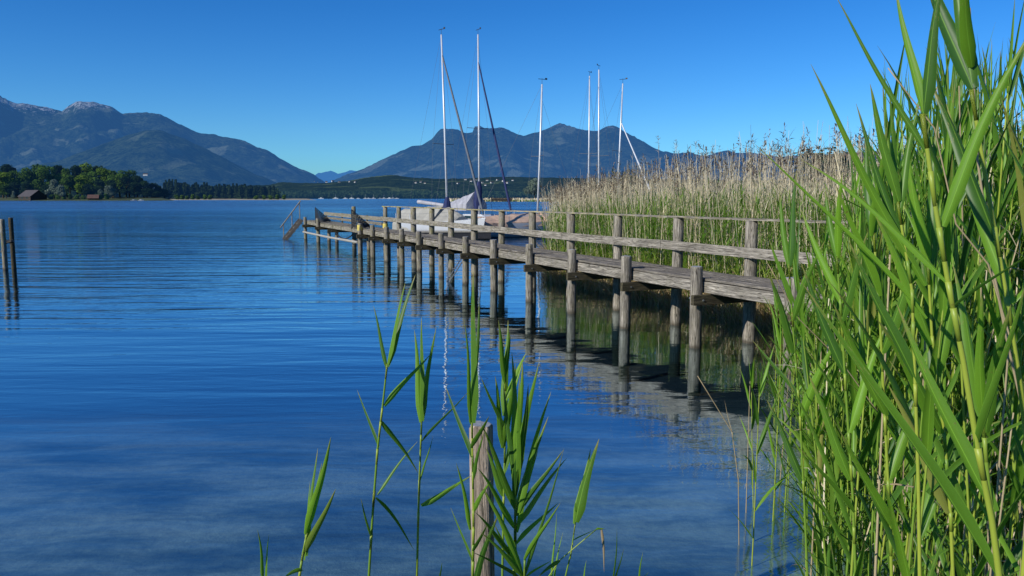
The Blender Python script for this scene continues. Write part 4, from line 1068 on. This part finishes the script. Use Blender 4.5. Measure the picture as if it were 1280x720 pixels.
hero('low reed at the foot of the foreground post with blades leaning out',2.1,[(655,735),(655,722),(656,700)],[
 (656,700,700,628,7),(655,722,606,610,11,-.05),(656,722,600,665,8),(657,722,690,700,5),(655,730,706,560,6,.1)],group=G)
hero('short reed with a tight leaf bundle, leftmost of the foreground reeds with a full stem',2.3,[(374,722),(379,690),(384,665)],[
 (384,668,414,546,12),(383,672,402,578,8,.06),(383,690,420,611,11,-.03),(382,695,396,560,9,.08),(378,712,355,722,9,-.1),(380,700,388,600,6)],group=G)
hero('reed with a curled leaf bundle, right of the foreground post',2.3,[(706,724),(714,690),(719,655)],[
 (719,652,748,548,16,.0,.0),(719,655,738,560,9,.05),(720,640,727,600,7),(716,676,744,662,3,.05,.02)],r=.003,group=G)
hero('bent thin reed with a dry hanging tip, right of the foreground post',2.2,[(676,735),(700,700),(745,662)],[
 (745,662,756,661,5,.0),(752,660,756,716,4,.02,.0,'dry_stem'),(700,700,672,722,6)],r=.0024,group=G)
hero('pair of thin young leaves at the lower edge, farthest left',2.2,[(330,735),(330,722)],[(330,728,322,662,5),(331,728,336,668,5)],r=.002,group=G)
hero('thin leaning dry stalk at the left edge of the right-hand stand',5.0,[(924,720),(923,600),(915,540),(872,470)],[(915,540,905,500,1,.0,.0,'dry_stem')],r=.004,mat='dry_stem')
for i,(px,py) in enumerate(((553,702),(695,640),(803,690),(772,660),(733,700))):
    hero('young thin reed shoot low in the foreground'if 0 else ['small shoot left of the foreground post at the lower edge','narrow blade rising right of the leafiest foreground reed','lone shoot at the lower edge midway to the right-hand stand','thin sprig just right of the curled-leaf reed','tiny shoot under the hanging dry tip'][i],2.2,[(px-6,740),(px-4,726)],[(px-5,730,px,py,3),(px-4,730,px+8,py+25,3)],r=.0018,group=G)
GR='near reeds at the right edge'
hero('nearest tall reed with two broad blades forking at its top, crossing the right side',1.15,[(1251,735),(1240,650),(1222,560),(1204,450),(1185,352),(1168,250),(1153,142)],[
 (1153,142,1119,-20,14,.03,.0),(1153,142,1180,-40,18,-.03,.0),(1176,282,1290,32,18,-.05,.02),(1160,198,1041,-6,8,.05,.02),(1186,352,1000,200,9,.1,.05),(1192,385,1300,310,7,-.1,.03),(1222,560,1286,340,15,-.05,.0)],r=.0052,group=GR)
hero('near reed with a wide grey-green blade and a dark drooping blade, right edge',1.3,[(1290,600),(1275,480),(1258,370),(1235,240),(1214,112)],[
 (1214,112,1150,-60,26,.1,.0),(1214,112,1190,-80,20,.05),(1214,84,1202,-50,18,-.08),(1246,300,1160,100,22,.12,.02),(1262,380,1180,130,18,.1)],r=.005,group=GR)
hero('near reed whose long thin leaf sweeps far to the left over the reed bed',1.7,[(1150,735),(1148,600),(1144,480),(1140,362),(1122,252)],[
 (1155,358,1010,82,13,.0,.01),(1122,252,1086,105,14,.0),(1122,254,1112,110,12,.05),(1135,330,1068,130,12,.05),(1155,400,942,180,8,.1,.05),(1145,480,1060,300,17,.05),(1124,260,1150,120,10)],r=.0048,group=GR)
hero('near reed with a giant diagonal blade across the lower right',1.3,[(1262,760),(1248,700),(1235,600),(1228,520)],[
 (1245,722,1003,352,22,.12,.03),(1240,640,1120,380,24,.1,.0),(1228,520,1190,330,18),(1230,540,1262,380,16),(1228,525,1225,360,14)],r=.005,group=GR)
hero('near reed with stiff upright blades in the middle of the right-hand stand',1.9,[(1192,735),(1188,640),(1180,540),(1165,420),(1160,330)],[
 (1160,330,1130,180,16),(1160,335,1172,150,16,.08),(1166,430,1090,260,18),(1180,540,1096,400,19),(1184,580,1240,420,15),(1170,470,1215,300,14),(1188,640,1110,480,18)],r=.005,group=GR)
hero('near reed at the inner edge of the right-hand stand with a dark leaf fork',2.6,[(1010,735),(1006,640),(1000,520),(992,420),(986,330)],[
 (986,332,996,212,11,.0),(986,335,973,240,9,.05),(988,380,962,300,10),(994,440,960,340,12),(1000,520,1048,420,12),(1004,600,958,500,11),(1000,500,940,425,8,.1,.03),(990,400,1030,300,10)],r=.0045,group=GR)
hero('near reed in the right-hand stand, its thin tip over the jetty end',2.2,[(1070,735),(1066,620),(1058,500),(1052,400),(1046,320)],[
 (1046,322,1052,215,10),(1046,325,1030,235,10,.05),(1050,380,1000,262,12),(1056,470,1000,330,14),(1060,540,1110,400,14),(1064,600,1010,470,15),(1052,400,1085,290,12),(1066,640,1000,560,12)],r=.0047,group=GR)
hero('near reed with long blades bowing right in the right-hand stand',2.0,[(1115,735),(1112,640),(1106,520),(1100,400),(1092,290)],[
 (1092,292,1080,170,14),(1092,295,1110,150,13),(1098,370,1045,230,14),(1102,440,1160,300,15),(1106,520,1040,380,16),(1110,600,1165,470,15),(1113,660,1050,540,15)],r=.0048,group=GR)
for i,(pts_,lb) in enumerate(((((1290,560),(1262,440),(1240,330),(1222,200),(1212,10)),'dry straw stalk slanting through the right edge, the longest'),(((1262,420),(1235,330),(1195,280),(1168,160),(1110,85)),'thin dry stalk leaning left across the fork of the nearest reed'),(((1130,560),(1050,450),(1000,400),(960,330)),'thin pale stalk leaning left in front of the jetty rail'))):
    hero(lb,(1.5,1.4,2.6)[i],list(pts_),[],r=(.0032,.0018,.002)[i],mat='dry_stem',group='dry stalks at the right')
